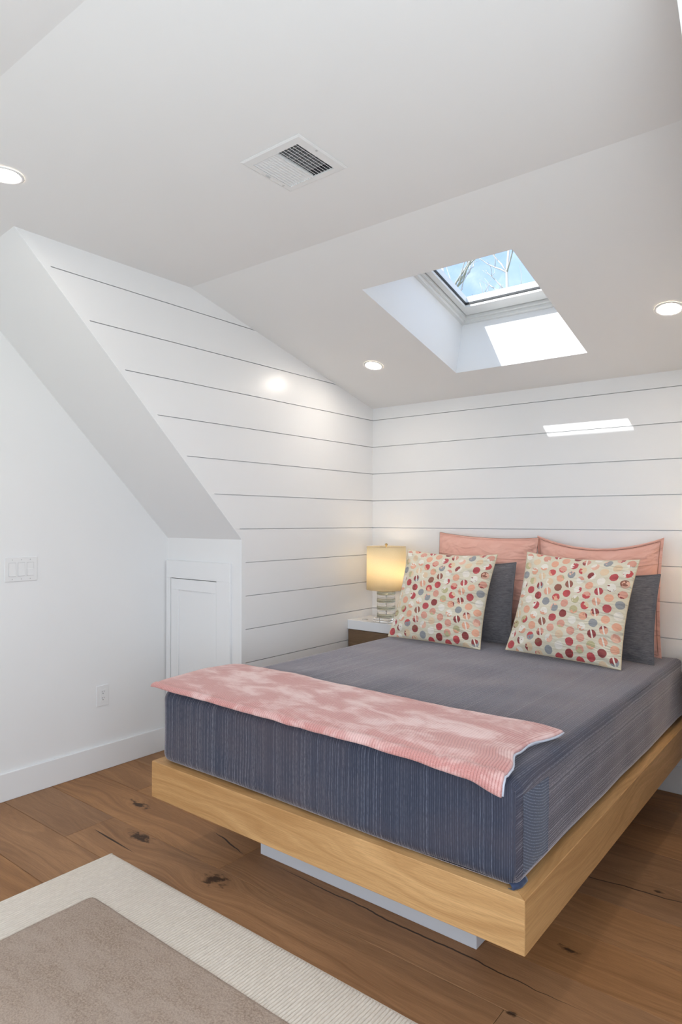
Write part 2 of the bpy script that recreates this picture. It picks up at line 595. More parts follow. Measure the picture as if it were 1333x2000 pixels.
# salmon quilted sham
m, t = mat('salmon_quilt')
uv = t.n('ShaderNodeUVMap').outputs[0]
u, v, _ = t.xyz(uv)
wr = t.noise(t.scale(uv, (5, 9, 1)), 1.0, 3.0, 0.6, 0.6).outputs[0]
wr2 = t.noise(t.scale(uv, (4.5, 6.5, 1)), 1.0, 2.0, 0.5, 1.0).outputs[0]
ql = t.math('ABSOLUTE', t.math('SINE', t.math('MULTIPLY', t.math('ADD', v, t.math('MULTIPLY', wr, 0.02)), math.pi * 5)))
ql = t.rng(ql, 0.0, 0.16, 0.0, 1.0, True)
fi = t.noise(t.scale(uv, (350, 350, 1)), 1.0, 2.0).outputs[0]
c = t.mix(t.rng(wr, 0.3, 0.7), (0.84, 0.44, 0.35, 1), (0.89, 0.50, 0.405, 1))
c = t.mix(t.rng(fi, 0.3, 0.7, 0, 0.2), c, (0.88, 0.54, 0.45, 1))
hh = t.math('ADD', t.math('ADD', t.math('MULTIPLY', ql, 0.12), t.math('MULTIPLY', wr2, 1.6)), t.math('MULTIPLY', fi, 0.05))
finish(t, **{'Base Color': c, 'Roughness': 0.85, 'Sheen Weight': 0.25, 'Normal': t.bump(hh, 0.8, 0.025)})
M_SALMON = m
M_PIPING = flat('dark_piping', (0.33, 0.15, 0.10, 1), 0.8)

# charcoal gauze pillow
m, t = mat('charcoal_gauze')
uv = t.n('ShaderNodeUVMap').outputs[0]
u, v, _ = t.xyz(uv)
wr = t.noise(t.scale(uv, (4, 12, 1)), 1.0, 3.0, 0.6, 0.8).outputs[0]
cr = t.noise(t.scale(uv, (22, 110, 1)), 1.0, 3.0, 0.6, 1.0).outputs[0]
c = t.mix(t.rng(cr, 0.35, 0.65), (0.105, 0.100, 0.110, 1), (0.20, 0.19, 0.20, 1))
hh = t.math('ADD', t.math('MULTIPLY', cr, 0.35), t.math('MULTIPLY', wr, 0.8))
finish(t, **{'Base Color': c, 'Roughness': 0.85, 'Sheen Weight': 0.4, 'Sheen Roughness': 0.5, 'Normal': t.bump(hh, 0.6, 0.012)})
M_CHAR = m

# dotted cushion fabric
m, t = mat('dotted_brocade')
uv = t.n('ShaderNodeUVMap').outputs[0]
wr0 = t.noise(t.scale(uv, (6, 6, 1)), 1.0, 2.0).outputs[0]
u, v, _ = t.xyz(uv)
U = t.math('MULTIPLY', u, 11.0)
i_ = t.math('FLOOR', U)
V = t.math('ADD', t.math('MULTIPLY', v, 10.0), t.math('MULTIPLY', t.math('MODULO', i_, 2.0), 0.5))
j_ = t.math('FLOOR', V)
lx = t.math('SUBTRACT', t.math('FRACT', U), 0.5)
ly = t.math('SUBTRACT', t.math('FRACT', V), 0.5)
cell = t.comb(i_, j_, 3.0)
wn = t.n('ShaderNodeTexWhiteNoise', {0: cell}, noise_dimensions='3D')
wn2 = t.n('ShaderNodeTexWhiteNoise', {0: t.comb(i_, j_, 17.0)}, noise_dimensions='3D')
rA, rC = wn.outputs[0], wn.outputs[1]
rB, rD = wn2.outputs[0], wn2.outputs[1]
q1, q2, q3 = t.xyz(rC)
q4, q5, q6 = t.xyz(rD)
rad = t.vmath('LENGTH', t.comb(t.math('MULTIPLY', lx, 1.0), t.math('MULTIPLY', ly, 1.02), 0.0))
edgn = t.noise(t.scale(uv, (60, 60, 1)), 1.0, 2.0).outputs[0]
rad = t.math('ADD', rad, t.math('MULTIPLY', t.math('SUBTRACT', edgn, 0.5), 0.10))
dot = t.rng(rad, 0.37, 0.40, 1.0, 0.0)
pal = [(0.0, srgb(140, 32, 38)), (0.13, srgb(236, 172, 142)), (0.30, srgb(150, 152, 156)), (0.42, srgb(190, 60, 70)),
       (0.54, srgb(233, 205, 170)), (0.66, srgb(226, 160, 140)), (0.78, srgb(150, 84, 66)), (0.84, srgb(244, 236, 224))]
ca = t.ramp(rA, pal, 'CONSTANT')
pal2 = [(0.0, srgb(244, 238, 226)), (0.25, srgb(204, 66, 72)), (0.45, srgb(240, 190, 165)), (0.62, srgb(196, 186, 140)),
        (0.8, srgb(150, 40, 44))]
cb = t.ramp(rB, pal2, 'CONSTANT')
ang = t.math('MULTIPLY', q1, 6.283)
sd = t.math('ADD', t.math('MULTIPLY', lx, t.math('COSINE', ang)), t.math('MULTIPLY', ly, t.math('SINE', ang)))
blot = t.noise(t.scale(uv, (26, 24, 1)), 1.0, 2.0).outputs[0]
sd = t.math('ADD', t.math('MULTIPLY', sd, 0.7), t.math('MULTIPLY', t.math('SUBTRACT', blot, 0.5), 1.1))
half = t.math('MULTIPLY', t.math('GREATER_THAN', sd, t.math('SUBTRACT', t.math('MULTIPLY', q2, 0.3), 0.12)), t.math('GREATER_THAN', q3, 0.30))
strip = t.math('MULTIPLY', t.math('LESS_THAN', t.math('ABSOLUTE', t.math('ADD', lx, t.math('MULTIPLY', ly, 0.3))), 0.07), t.math('GREATER_THAN', q4, 0.84))
cd = t.mix(half, ca, cb)
cd = t.mix(strip, cd, srgb(243, 236, 222))
base = t.mix(t.rng(wr0, 0.3, 0.7), srgb(222, 212, 188), srgb(233, 225, 204))
c = t.mix(t.math('MULTIPLY', dot, 0.95), base, cd)
wrk = t.noise(t.scale(uv, (4, 13, 1)), 1.0, 2.0, 0.5, 1.0).outputs[0]
hh = t.math('ADD', t.math('MULTIPLY', wrk, t.rng(u, 0.3, 1.0, 0.35, 1.3)), t.math('MULTIPLY', dot, 0.03))
finish(t, **{'Base Color': c, 'Roughness': 0.55, 'Sheen Weight': 0.15, 'Normal': t.bump(hh, 0.8, 0.025)})
M_DOTS = m
M_CREAM = flat('cream_piping', (0.74, 0.60, 0.40, 1), 0.7)

# rug
m, t = mat('rug_border_wool')
pos = t.n('ShaderNodeNewGeometry').outputs['Position']
n1 = t.noise(t.scale(pos, (420, 60, 60)), 1.0, 2.0).outputs[0]
n2 = t.noise(pos, 5.0, 3.0).outputs[0]
c = t.mix(t.rng(n1, 0.3, 0.7), (0.68, 0.61, 0.53, 1), (0.82, 0.75, 0.66, 1))
c = t.mix(t.rng(n2, 0.35, 0.7, 0, 0.25), c, (0.66, 0.58, 0.48, 1))
finish(t, **{'Base Color': c, 'Roughness': 0.95, 'Specular IOR Level': 0.1, 'Normal': t.bump(n1, 0.4, 0.002)})
M_RUGB = m
m, t = mat('rug_centre_pile')
pos = t.n('ShaderNodeNewGeometry').outputs['Position']
n1 = t.noise(pos, 170.0, 4.0, 0.75).outputs[0]
n2 = t.noise(t.scale(pos, (5.0, 14.0, 1.0)), 1.0, 6.0, 0.7, 0.3).outputs[0]
c = t.mix(t.rng(n1, 0.36, 0.64), (0.30, 0.215, 0.160, 1), (0.56, 0.435, 0.345, 1))
c = t.mix(t.rng(n2, 0.38, 0.64, 0, 0.5), c, (0.58, 0.47, 0.395, 1))
finish(t, **{'Base Color': c, 'Roughness': 0.95, 'Specular IOR Level': 0.1, 'Sheen Weight': 0.12, 'Normal': t.bump(n1, 0.9, 0.004)})
M_RUGC = m

# ================================================================== STRUCTURE
# ---- floor and planks
fl = struct(from_bm('floor', bm_box((XL0 - 0.1, YFRONT - 0.1, -0.12), (XR0 + 0.1, 0.1, -0.014)), M_SLOT),
            'rustic oak plank floor with knots and dark cracks')
PW = 0.248
butts = {-3: [-0.068, 1.9], -2: [0.673, 2.75], -1: [-0.25, 1.72], 0: [0.55, 2.4], 1: [-0.1, 1.3, 2.7], 2: [0.9, 2.55], 3: [0.1, 2.2], -4: [0.35, 2.1]}
k = 5
while True:
    y0 = -1.487 + PW * k
    if y0 < YFRONT - 0.2:
        break
    bl = butts.get(k)
    if bl is None:
        a = XL0 + random.uniform(0.3, 1.4)
        bl = [a, a + random.uniform(1.2, 2.0)]
    xs = [XL0] + [b for b in bl if XL0 + 0.1 < b < XR0 - 0.1] + [XR0]
    for xa, xb in zip(xs, xs[1:]):
        dz = random.uniform(-0.0006, 0.0)
        from_bm('plank', bm_box((xa + 0.0007, max(y0 + 0.0009, YFRONT), -0.016), (xb - 0.0007, min(y0 + PW - 0.0009, 0.0), dz), 0.0014), M_FLOOR, fl)
    k -= 1

# ---- shiplap helper
def clip(poly, axis, val, keep_greater):
    out = []
    n = len(poly)
    for i in range(n):
        a, b = poly[i], poly[(i + 1) % n]
        ina = (a[axis] >= val) if keep_greater else (a[axis] <= val)
        inb = (b[axis] >= val) if keep_greater else (b[axis] <= val)
        if ina:
            out.append(a)
        if ina != inb:
            tt = (val - a[axis]) / (b[axis] - a[axis])
            out.append(tuple(a[q] + tt * (b[q] - a[q]) for q in range(2)))
    res = []
    for p_ in out:
        if not res or (abs(p_[0] - res[-1][0]) > 1e-5 or abs(p_[1] - res[-1][1]) > 1e-5):
            res.append(p_)
    if len(res) > 1 and abs(res[0][0] - res[-1][0]) < 1e-5 and abs(res[0][1] - res[-1][1]) < 1e-5:
        res.pop()
    return res


GAP = 0.0021
BT = 0.014


def boards(poly, to3, nvec, parent):
    for kk in range(-3, 13):
        zt, zb = Z0 - PITCH * kk - GAP, Z0 - PITCH * (kk + 1) + GAP
        q = clip(clip(poly, 1, zb, True), 1, zt, False)
        if len(q) < 3 or max(p_[1] for p_ in q) - min(p_[1] for p_ in q) < 0.004:
            continue
        from_bm('shiplap_board', bm_prism([to3(*p_) for p_ in q], Vector(nvec) * BT, bevel=0.0), M_SHIP, parent)


# ---- back wall (y = 0)
wb = struct(from_bm('wall_back', bm_box((-0.02, BT, 0), (XR + 0.02, 0.12, ZB + 0.03)), M_SHIP),
            'white shiplap wall behind the bed')
boards([(0, 0), (XR, 0), (XR, ZB), (0, ZB)], lambda x, z: (x, 0, z), (0, 1, 0), wb)
# ---- gable walls
TW = 0.030
gpoly = [(0, 0), (0, ZB), (YC, ZC), (YS, ZC), (YK, ZK), (YK, 0)]


def slant_y(z, off=0.0):
    return YK + (YS - YK) * (z - ZK) / (ZC - ZK) + off


# inner outline for boards = outline minus trim strip
ox = TW * 1.44
bpoly = [(0, 0), (0, ZB), (YC, ZC), (slant_y(ZC, ox), ZC), (YK + TW, ZK + 0.012), (YK + TW, 0)]
ins = 0.004
ipoly = [(BT, 0), (BT, ZB), (YC, ZC), (slant_y(ZC, 0.012), ZC), (YK + ins, ZK + 0.012), (YK + ins, 0)]
tpoly = [(YS, ZC), (YK, ZK), (YK, 0), (YK + TW, 0), (YK + TW, ZK + 0.012), (slant_y(ZC, ox), ZC)]
for side, X, s, lab in (('left', 0.0, -1, 'white shiplap gable wall left of the bed, cut by the slanted soffit'),
                        ('right', XR, 1, 'white shiplap gable wall right of the bed')):
    gw = struct(from_bm('wall_%s_gable' % side, bm_prism([(X + s * BT, y, z) for y, z in ipoly], (s * 0.09, 0, 0)), M_SHIP), lab)
    boards(bpoly, lambda y, z, X=X: (X, y, z), (s, 0, 0), gw)
    tr_ = struct(from_bm('trim_%d' % (1 if side == 'left' else 2), bm_prism([(X - s * 0.002, y, z) for y, z in tpoly], (s * (BT + 0.004), 0, 0)), M_TRIM),
                 'thin white corner trim along the slanted edge of the %s gable wall' % side)

# ---- outer side walls, knee walls, soffits
SY0, SY1, SZ0, SZ1 = -4.65, -2.75, 0.65, 1.95
for side, X, Xi, s in (('left', XL0, 0.0, -1), ('right', XR0, XR, 1)):
    lab = 'plain white %s side wall' % side + (' with a switch plate and an outlet' if side == 'left' else ' with an added window')
    if side == 'left':
        bm = bm_box((X - 0.12, YFRONT - 0.1, 0), (X, YK + 0.1, 2.62))
    else:
        bm = grid_holes([YFRONT - 0.1, SY0, SY1, YK + 0.1], [0, SZ0, SZ1, 2.62], lambda y, z: SY0 < y < SY1 and SZ0 < z < SZ1,
                        lambda y, z: (X, y, z), (1, 0, 0), 0.12)
    struct(from_bm('wall_%s' % side, bm, M_WALL), lab)
    struct(from_bm('wall_%s_knee' % side, bm_box((min(X, Xi + s * 0.0155), YK, 0), (max(X, Xi + s * 0.0155), YK + 0.1, ZK + 0.1)), M_WALL),
           'short white knee wall under the %s slanted soffit' % side)
    a = [(X + s * 0.05, YK + 0.02, ZK - 0.02 * (ZC - ZK) / (YK - YS)), (Xi + s * 0.0155, YK + 0.02, ZK - 0.02 * (ZC - ZK) / (YK - YS)),
         (Xi + s * 0.0155, YS - 0.0, ZC), (X + s * 0.05, YS - 0.0, ZC)]
    nrm = Vector((0, 1.031, 1)).normalized() * 0.03
    struct(from_bm('ceiling_%s_soffit' % side, bm_prism(a, nrm), M_CEIL), 'slanted white soffit over the %s recess' % side)
    zt_ = ZC - 0.033
    ys_ = YS + 0.033 / 1.035
    bm = bm_prism([(Xi, YS, ZC), (Xi, YF0, ZC), (X + s * 0.05, YF0, zt_ - 0.0025), (X + s * 0.05, ys_, zt_ - 0.0025)], (0, 0, 0.03))
    bm_prism([(Xi, YF0, ZC), (Xi, YFRONT, ZFRONT), (X + s * 0.05, YFRONT, ZFRONT), (X + s * 0.05, YF0, zt_ - 0.0025)], (0, 0, 0.03), bm)
    struct(from_bm('ceiling_%s' % side, bm, M_CEIL), 'white ceiling over the %s side of the room' % side)

# ---- main ceiling: flat strip with vent opening
VX0, VX1, VY0, VY1 = 1.100, 1.318, -2.226, -2.030
bm = grid_holes([-0.02, VX0, VX1, XR + 0.02], [YF0, VY0, VY1, YC], lambda x, y: VX0 < x < VX1 and VY0 < y < VY1,
                lambda x, y: (x, y, ZC), (0, 0, 1), 0.02)
struct(from_bm('ceiling', bm, M_CEIL), 'flat white ceiling strip with an air vent')
bm = bm_prism([(-0.02, YF0, ZC), (XR + 0.02, YF0, ZC), (XR + 0.02, YFRONT - 1.3, ZFRONT - SL * 1.3), (-0.02, YFRONT - 1.3, ZFRONT - SL * 1.3)], (0, 0, 0.06))  # runs on past the front wall as an added eave against the sun
struct(from_bm('ceiling_front_slope', bm, M_CEIL), 'sloping white ceiling at the front of the room')
for side, xa, xb in (('left', XL0 - 0.2, -0.02), ('right', XR + 0.02, XR0 + 0.2)):  # unseen overhang, added to block sun from the front window
    bm = bm_prism([(xa, YFRONT, ZFRONT - 0.01), (xb, YFRONT, ZFRONT - 0.01), (xb, YFRONT - 1.3, ZFRONT - SL * 1.3), (xa, YFRONT - 1.3, ZFRONT - SL * 1.3)], (0, 0, 0.06))
    struct(from_bm('added_sun_eave_%s' % side, bm, M_CEIL), 'unseen eave added to keep the sun out of the front window, %s part' % side)

# ---- back slope with skylight opening.  local frame: x, t up the slope, o outwards
LEN = math.hypot(YC, ZC - ZB)
TV = Vector((0, YC, ZC - ZB)) / LEN
NV = Vector((0, -TV.z * -1 if False else TV.z, -TV.y)).normalized()


def SP(x, tt, o=0.0):
    return Vector((x, 0, ZB)) + TV * tt + NV * o


SX0, SX1, ST0, ST1 = 0.829, 1.586, 0.328, 1.277
bm = grid_holes([-0.02, SX0, SX1, XR + 0.02], [-0.01, ST0, ST1, LEN + 0.002], lambda x, y: SX0 < x < SX1 and ST0 < y < ST1,
                lambda x, y: SP(x, y), NV, 0.02)
struct(from_bm('ceiling_back_slope', bm, M_CEIL), 'sloping white ceiling over the bed with a skylight opening')


def ring_bm(x0, x1, t0, t1, w_, o0, o1, bm=None, wt=None, wb=None):
    """rectangular ring in slope space made of four mitred bars"""
    wt = w_ if wt is None else wt
    wb = w_ if wb is None else wb
    bm = bm or bmesh.new()
    out = [(x0, t0), (x1, t0), (x1, t1), (x0, t1)]
    inn = [(x0 + w_, t0 + wb), (x1 - w_, t0 + wb), (x1 - w_, t1 - wt), (x0 + w_, t1 - wt)]
    for i in range(4):
        j = (i + 1) % 4
        q = [out[i], out[j], inn[j], inn[i]]
        bm_prism([SP(x, tt, o0) for x, tt in q], NV * (o1 - o0), bm)
    return bm


sk = empty('window_1', SP((SX0 + SX1) / 2, ST0, 0.3))
struct(sk, 'skylight in the sloping ceiling with a deep white shaft')
from_bm('shaft_lining', ring_bm(SX0 - 0.02, SX1 + 0.02, ST0 - 0.02, ST1 + 0.02, 0.02, 0.0201, 0.42), M_CEIL, sk)
from_bm('outer_frame', ring_bm(SX0, SX1, ST0, ST1, 0.022, 0.305, 0.41, wt=0.04), M_FRAME, sk)
from_bm('frame_step', ring_bm(SX0 + 0.022, SX1 - 0.022, ST0 + 0.022, ST1 - 0.04, 0.016, 0.322, 0.41), M_FRAME, sk)
from_bm('frame_seal', ring_bm(SX0 + 0.038, SX1 - 0.038, ST0 + 0.038, ST1 - 0.056, 0.006, 0.345, 0.41), M_DARK, sk)
sash = from_bm('sash', ring_bm(SX0 + 0.044, SX1 - 0.044, ST0 + 0.044, ST1 - 0.062, 0.034, 0.338, 0.405, wt=0.09, wb=0.080), M_FRAME, sk)
gx0, gx1, gt0, gt1 = SX0 + 0.078, SX1 - 0.078, ST0 + 0.124, ST1 - 0.152
from_bm('gasket', ring_bm(gx0 - 0.001, gx1 + 0.001, gt0 - 0.001, gt1 + 0.001, 0.005, 0.352, 0.366), M_DARK, sash)
from_bm('pane', bm_prism([SP(gx0 - 0.004, gt0 - 0.004, 0.357), SP(gx1 + 0.004, gt0 - 0.004, 0.357), SP(gx1 + 0.004, gt1 + 0.004, 0.357),
                          SP(gx0 - 0.004, gt1 + 0.004, 0.357)], NV * 0.006), M_GLASS, sash)

# ---- front wall (behind the camera) with a wide window added to light the room
WX0, WX1, WZ0, WZ1 = 0.0, 2.42, 0.75, 1.95
bm = grid_holes([XL0 - 0.1, WX0, WX1, XR0 + 0.1], [0, WZ0, WZ1, 2.2], lambda x, z: WX0 < x < WX1 and WZ0 < z < WZ1,
                lambda x, z: (x, YFRONT, z), (0, -1, 0), 0.12)
struct(from_bm('wall_front', bm, M_WALL), 'white front wall with an added wide window behind the viewer')
wn_ = empty('added_window_front', (1.21, YFRONT - 0.06, WZ0))
struct(wn_, 'wide three-part window added to the front wall for its light')
bm = bmesh.new()
for a, b in (((WX0, WZ0), (WX1, WZ0 + 0.06)), ((WX0, WZ1 - 0.06), (WX1, WZ1)), ((WX0, WZ0 + 0.06), (WX0 + 0.06, WZ1 - 0.06)), ((WX1 - 0.06, WZ0 + 0.06), (WX1, WZ1 - 0.06)),
             ((0.78, WZ0 + 0.06), (0.84, WZ1 - 0.06)), ((1.58, WZ0 + 0.06), (1.64, WZ1 - 0.06))):
    bm_box((a[0], YFRONT - 0.09, a[1]), (b[0], YFRONT - 0.03, b[1]), 0.003, 1, bm)
from_bm('added_window_frame', bm, M_TRIM, wn_)
for xa, xb in ((WX0 + 0.06, 0.78), (0.84, 1.58), (1.64, WX1 - 0.06)):
    from_bm('pane', bm_box((xa, YFRONT - 0.063, WZ0 + 0.06), (xb, YFRONT - 0.057, WZ1 - 0.06)), M_GLASS, wn_)

wn_ = empty('added_window_side', (XR0 + 0.06, -3.7, SZ0))  # unseen window, added to light the room from the right
struct(wn_, 'two-part window added to the right side wall beside the viewer for its light')
bm = bmesh.new()
for a, b in (((SY0, SZ0), (SY1, SZ0 + 0.06)), ((SY0, SZ1 - 0.06), (SY1, SZ1)), ((SY0, SZ0 + 0.06), (SY0 + 0.06, SZ1 - 0.06)), ((SY1 - 0.06, SZ0 + 0.06), (SY1, SZ1 - 0.06)),
             ((-3.73, SZ0 + 0.06), (-3.67, SZ1 - 0.06))):
    bm_box((XR0 + 0.03, a[0], a[1]), (XR0 + 0.09, b[0], b[1]), 0.003, 1, bm)
from_bm('added_window_frame', bm, M_TRIM, wn_)
for ya, yb in ((SY0 + 0.06, -3.73), (-3.67, SY1 - 0.06)):
    from_bm('pane', bm_box((XR0 + 0.057, ya, SZ0 + 0.06), (XR0 + 0.063, yb, SZ1 - 0.06)), M_GLASS, wn_)

# ---- baseboards
BH, BD = 0.139, 0.016
struct(from_bm('baseboard_left', bm_box((XL0, YFRONT, 0), (XL0 + BD, YK, BH), 0.002), M_TRIM), 'tall white baseboard along the plain left wall')
struct(from_bm('baseboard_right', bm_box((XR0 - BD, YFRONT, 0), (XR0, YK, BH), 0.002), M_TRIM), 'tall white baseboard along the right side wall')
struct(from_bm('baseboard_back', bm_box((0.0, -BD, 0), (XR, 0, BH), 0.002), M_TRIM), 'white baseboard under the shiplap behind the bed')
struct(from_bm('baseboard_left_gable', bm_box((0, YK, 0), (BD, -BD, BH), 0.002), M_TRIM), 'white baseboard along the left gable wall')
struct(from_bm('baseboard_right_gable', bm_box((XR - BD, YK, 0), (XR, -BD, BH), 0.002), M_TRIM), 'white baseboard along the right gable wall')
struct(from_bm('baseboard_left_knee', bm_box((-0.075, YK - BD, 0), (0, YK, BH), 0.002), M_TRIM), 'short white baseboard beside the attic access door')
struct(from_bm('baseboard_right_knee', bm_box((XR, YK - BD, 0), (XR0 - BD, YK, BH), 0.002), M_TRIM), 'white baseboard along the right knee wall')

# ---- attic access door in the left knee wall
dr = empty('door_1', (-0.40, YK, 0))
struct(dr, 'small white shaker-style attic access door under the slanted soffit')
cz = 1.160
DX0, DX1, DZ = -0.613, -0.190, 1.055
cb_ = bmesh.new()
for lo, hi in (((XL0 + 0.008, DZ), (-0.075, cz)), ((XL0 + 0.008, 0.0), (DX0, DZ)), ((DX1, 0.0), (-0.075, DZ))):
    bm_box((lo[0], YK - 0.018, lo[1]), (hi[0], YK, hi[1]), 0.0015, 1, cb_)
from_bm('casing', cb_, M_TRIM, dr)
from_bm('gap_shade_sheet', bm_box((DX0, YK - 0.001, 0.0), (DX1, YK + 0.0, DZ)), M_SLOT, dr)  # dark sheet behind the leaf, gap shade put into its colour
leaf = bmesh.new()
g = 0.004
PX0, PX1, PZ = -0.538, -0.239, 0.985
for lo, hi in (((DX0 + g, PZ), (DX1 - g, DZ - g)), ((DX0 + g, 0.02), (PX0, PZ)), ((PX1, 0.02), (DX1 - g, PZ)), ((PX0, 0.02), (PX1, 0.12))):
    bm_box((lo[0], YK - 0.014, lo[1]), (hi[0], YK - 0.001, hi[1]), 0.001, 1, leaf)
lf = from_bm('door_leaf', leaf, M_TRIM, dr)
from_bm('door_panel', bm_box((PX0, YK - 0.006, 0.12), (PX1, YK - 0.001, PZ)), M_TRIM, lf)

# ================================================================== BED
BX0, BX1, BY0 = 0.403, 2.017, -2.112
FZ0, FZ1, FT = 0.263, 0.410, 0.055
bed = empty('platform_bed', ((BX0 + BX1) / 2, -1.05, 0))
tag(bed, 'floating oak platform bed frame on a recessed white plinth', 'bed frame')


def rail(pts, axis, name):
    bm = bm_prism([(x, y, FZ0) for x, y in pts], (0, 0, FZ1 - FZ0), bevel=0.0016)
    uv_box(bm, axis)
    return from_bm(name, bm, M_OAK, bed)


rail([(BX0, BY0), (BX1, BY0), (BX1 - FT, BY0 + FT), (BX0 + FT, BY0 + FT)], 0, 'foot_rail')
rail([(BX1, BY0), (BX1, -0.02), (BX1 - FT, -0.02), (BX1 - FT, BY0 + FT)], 1, 'side_rail')
rail([(BX0, BY0), (BX0 + FT, BY0 + FT), (BX0 + FT, -0.02), (BX0, -0.02)], 1, 'side_rail')
rail([(BX0 + FT, -0.02), (BX0 + FT, -0.02 - FT), (BX1 - FT, -0.02 - FT), (BX1 - FT, -0.02)], 0, 'head_rail')
bm = bm_box((BX0 + FT, BY0 + FT, FZ0 + 0.02), (BX1 - FT, -0.02 - FT, FZ1 - 0.004))
uv_box(bm, 0)
from_bm('platform_deck', bm, M_OAK, bed)
from_bm('plinth', bm_box((0.717, -1.794, 0.0), (1.717, -0.30, FZ0 + 0.02), 0.002), M_PLINTH, bed)

# ---- mattress in its striped coverlet: rounded box with soft bulges
MX0, MX1, MY0, MY1, MZ0, MZ1 = 0.436, 1.988, -2.094, -0.024, FZ1 + 0.0005, 0.708
mt = empty('mattress', ((MX0 + MX1) / 2, -1.05, MZ0))
tag(mt, 'thick mattress dressed in a slate blue striped coverlet on the oak bed frame', 'mattress')


def rounded_face_grid(bm, axis, sign, nu, nv, uvl, lo, hi, r):
    lo, hi = Vector(lo), Vector(hi)
    a1, a2 = [i for i in range(3) if i != axis]
    V = []
    inner_lo, inner_hi = lo + Vector((r, r, r)), hi - Vector((r, r, r))

    def spaced(n, L):
        # denser near the ends for the rounding
        xs = [0, 0.004, 0.01, 0.018, 0.027, 0.036, 0.046, 0.06]
        m_ = [0.06 + (L - 0.12) * i / n for i in range(1, n)]
        return xs + m_ + [L - x for x in reversed(xs)]
    s1_ = spaced(nu, hi[a1] - lo[a1])
    s2_ = spaced(nv, hi[a2] - lo[a2])
    for p1 in s1_:
        row = []
        for p2 in s2_:
            q = Vector((0, 0, 0))
            q[axis] = hi[axis] if sign > 0 else lo[axis]
            q[a1] = lo[a1] + p1
            q[a2] = lo[a2] + p2
            raw = q.copy()
            ccl = Vector(tuple(min(max(q[i], inner_lo[i]), inner_hi[i]) for i in range(3)))
            d = q - ccl
            if d.length > 1e-9:
                q = ccl + d.normalized() * r
            n_ = (d.normalized() if d.length > 1e-9 else Vector((0, 0, 1)))
            # soft swelling of the faces
            wv_ = noise.noise(Vector((q.x * 2.2, q.y * 2.2, q.z * 3.0))) * 0.006 + noise.noise(Vector((q.x * 6, q.y * 5, q.z * 7 + 4))) * 0.0025
            fx = min(q.x - lo.x, hi.x - q.x)
            if axis == 2:
                wv_ *= min(1, fx / 0.1)
            q = q + n_ * wv_
            q.z = max(q.z, lo.z)
            row.append((bm.verts.new(q), raw))
        V.append(row)
    for i in range(len(V) - 1):
        for j in range(len(V[0]) - 1):
            quad = [V[i][j], V[i + 1][j], V[i + 1][j + 1], V[i][j + 1]]
            f = bm.faces.new([x[0] for x in quad])
            f.smooth = True
            for l, x in zip(f.loops, quad):
                raw = x[1]
                if axis == 0:
                    dfr = raw.y - lo.y
                    bend = 0.06 * math.exp(-dfr / 0.055)
                    uu_ = (hi.x if sign > 0 else lo.x) + sign * ((hi.z - raw.z) - bend * (0.3 + (hi.z - raw.z) * 1.6))
                    l[uvl].uv = (uu_, raw.y)
                elif axis == 1:
                    l[uvl].uv = (raw.x, lo.y - (hi.z - raw.z))
                else:
                    l[uvl].uv = (raw.x, raw.y)


bm = bmesh.new()
uvl = bm.loops.layers.uv.verify()
lo_, hi_ = (MX0, MY0, MZ0), (MX1, MY1, MZ1)
for ax, sg, nu, nv in ((2, 1, 50, 60), (1, -1, 50, 12), (0, 1, 60, 12), (0, -1, 60, 12), (1, 1, 20, 8), (2, -1, 4, 4)):
    rounded_face_grid(bm, ax, sg, nu, nv, uvl, lo_, hi_, 0.042)
bmesh.ops.remove_doubles(bm, verts=bm.verts, dist=0.0003)
cov = from_bm('coverlet', bm, M_COVER, mt, smooth=True)
# seam where the front panel is folded round the near corner
pts = [(MX1 - 0.0115 + 0.0008 * math.sin(i * 0.9), MY0 + 0.0105, MZ0 + 0.030 + i * 0.0235) for i in range(11)]
from_bm('corner_seam', bm_tube(pts, [0.0022] * 11, 8), M_COVER, mt, smooth=True)
# folded corner panel on the side near the foot, bluer than the rest of the cover
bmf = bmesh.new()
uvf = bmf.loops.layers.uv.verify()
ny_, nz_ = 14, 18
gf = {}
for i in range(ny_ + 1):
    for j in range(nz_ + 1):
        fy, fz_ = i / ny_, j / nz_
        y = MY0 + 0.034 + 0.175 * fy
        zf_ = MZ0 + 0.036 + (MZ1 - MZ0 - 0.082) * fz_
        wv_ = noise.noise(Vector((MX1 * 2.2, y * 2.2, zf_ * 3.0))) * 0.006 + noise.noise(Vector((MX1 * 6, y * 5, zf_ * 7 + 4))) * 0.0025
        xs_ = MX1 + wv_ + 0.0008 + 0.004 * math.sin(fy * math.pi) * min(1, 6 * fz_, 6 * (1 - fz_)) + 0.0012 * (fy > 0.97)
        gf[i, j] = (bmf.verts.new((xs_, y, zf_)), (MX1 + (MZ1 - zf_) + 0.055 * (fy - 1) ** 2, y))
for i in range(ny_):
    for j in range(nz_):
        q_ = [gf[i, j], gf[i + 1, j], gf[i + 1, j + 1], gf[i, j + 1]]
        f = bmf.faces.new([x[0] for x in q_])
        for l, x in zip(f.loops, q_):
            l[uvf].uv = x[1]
from_bm('corner_fold', bmf, M_FOLD, mt, smooth=True)
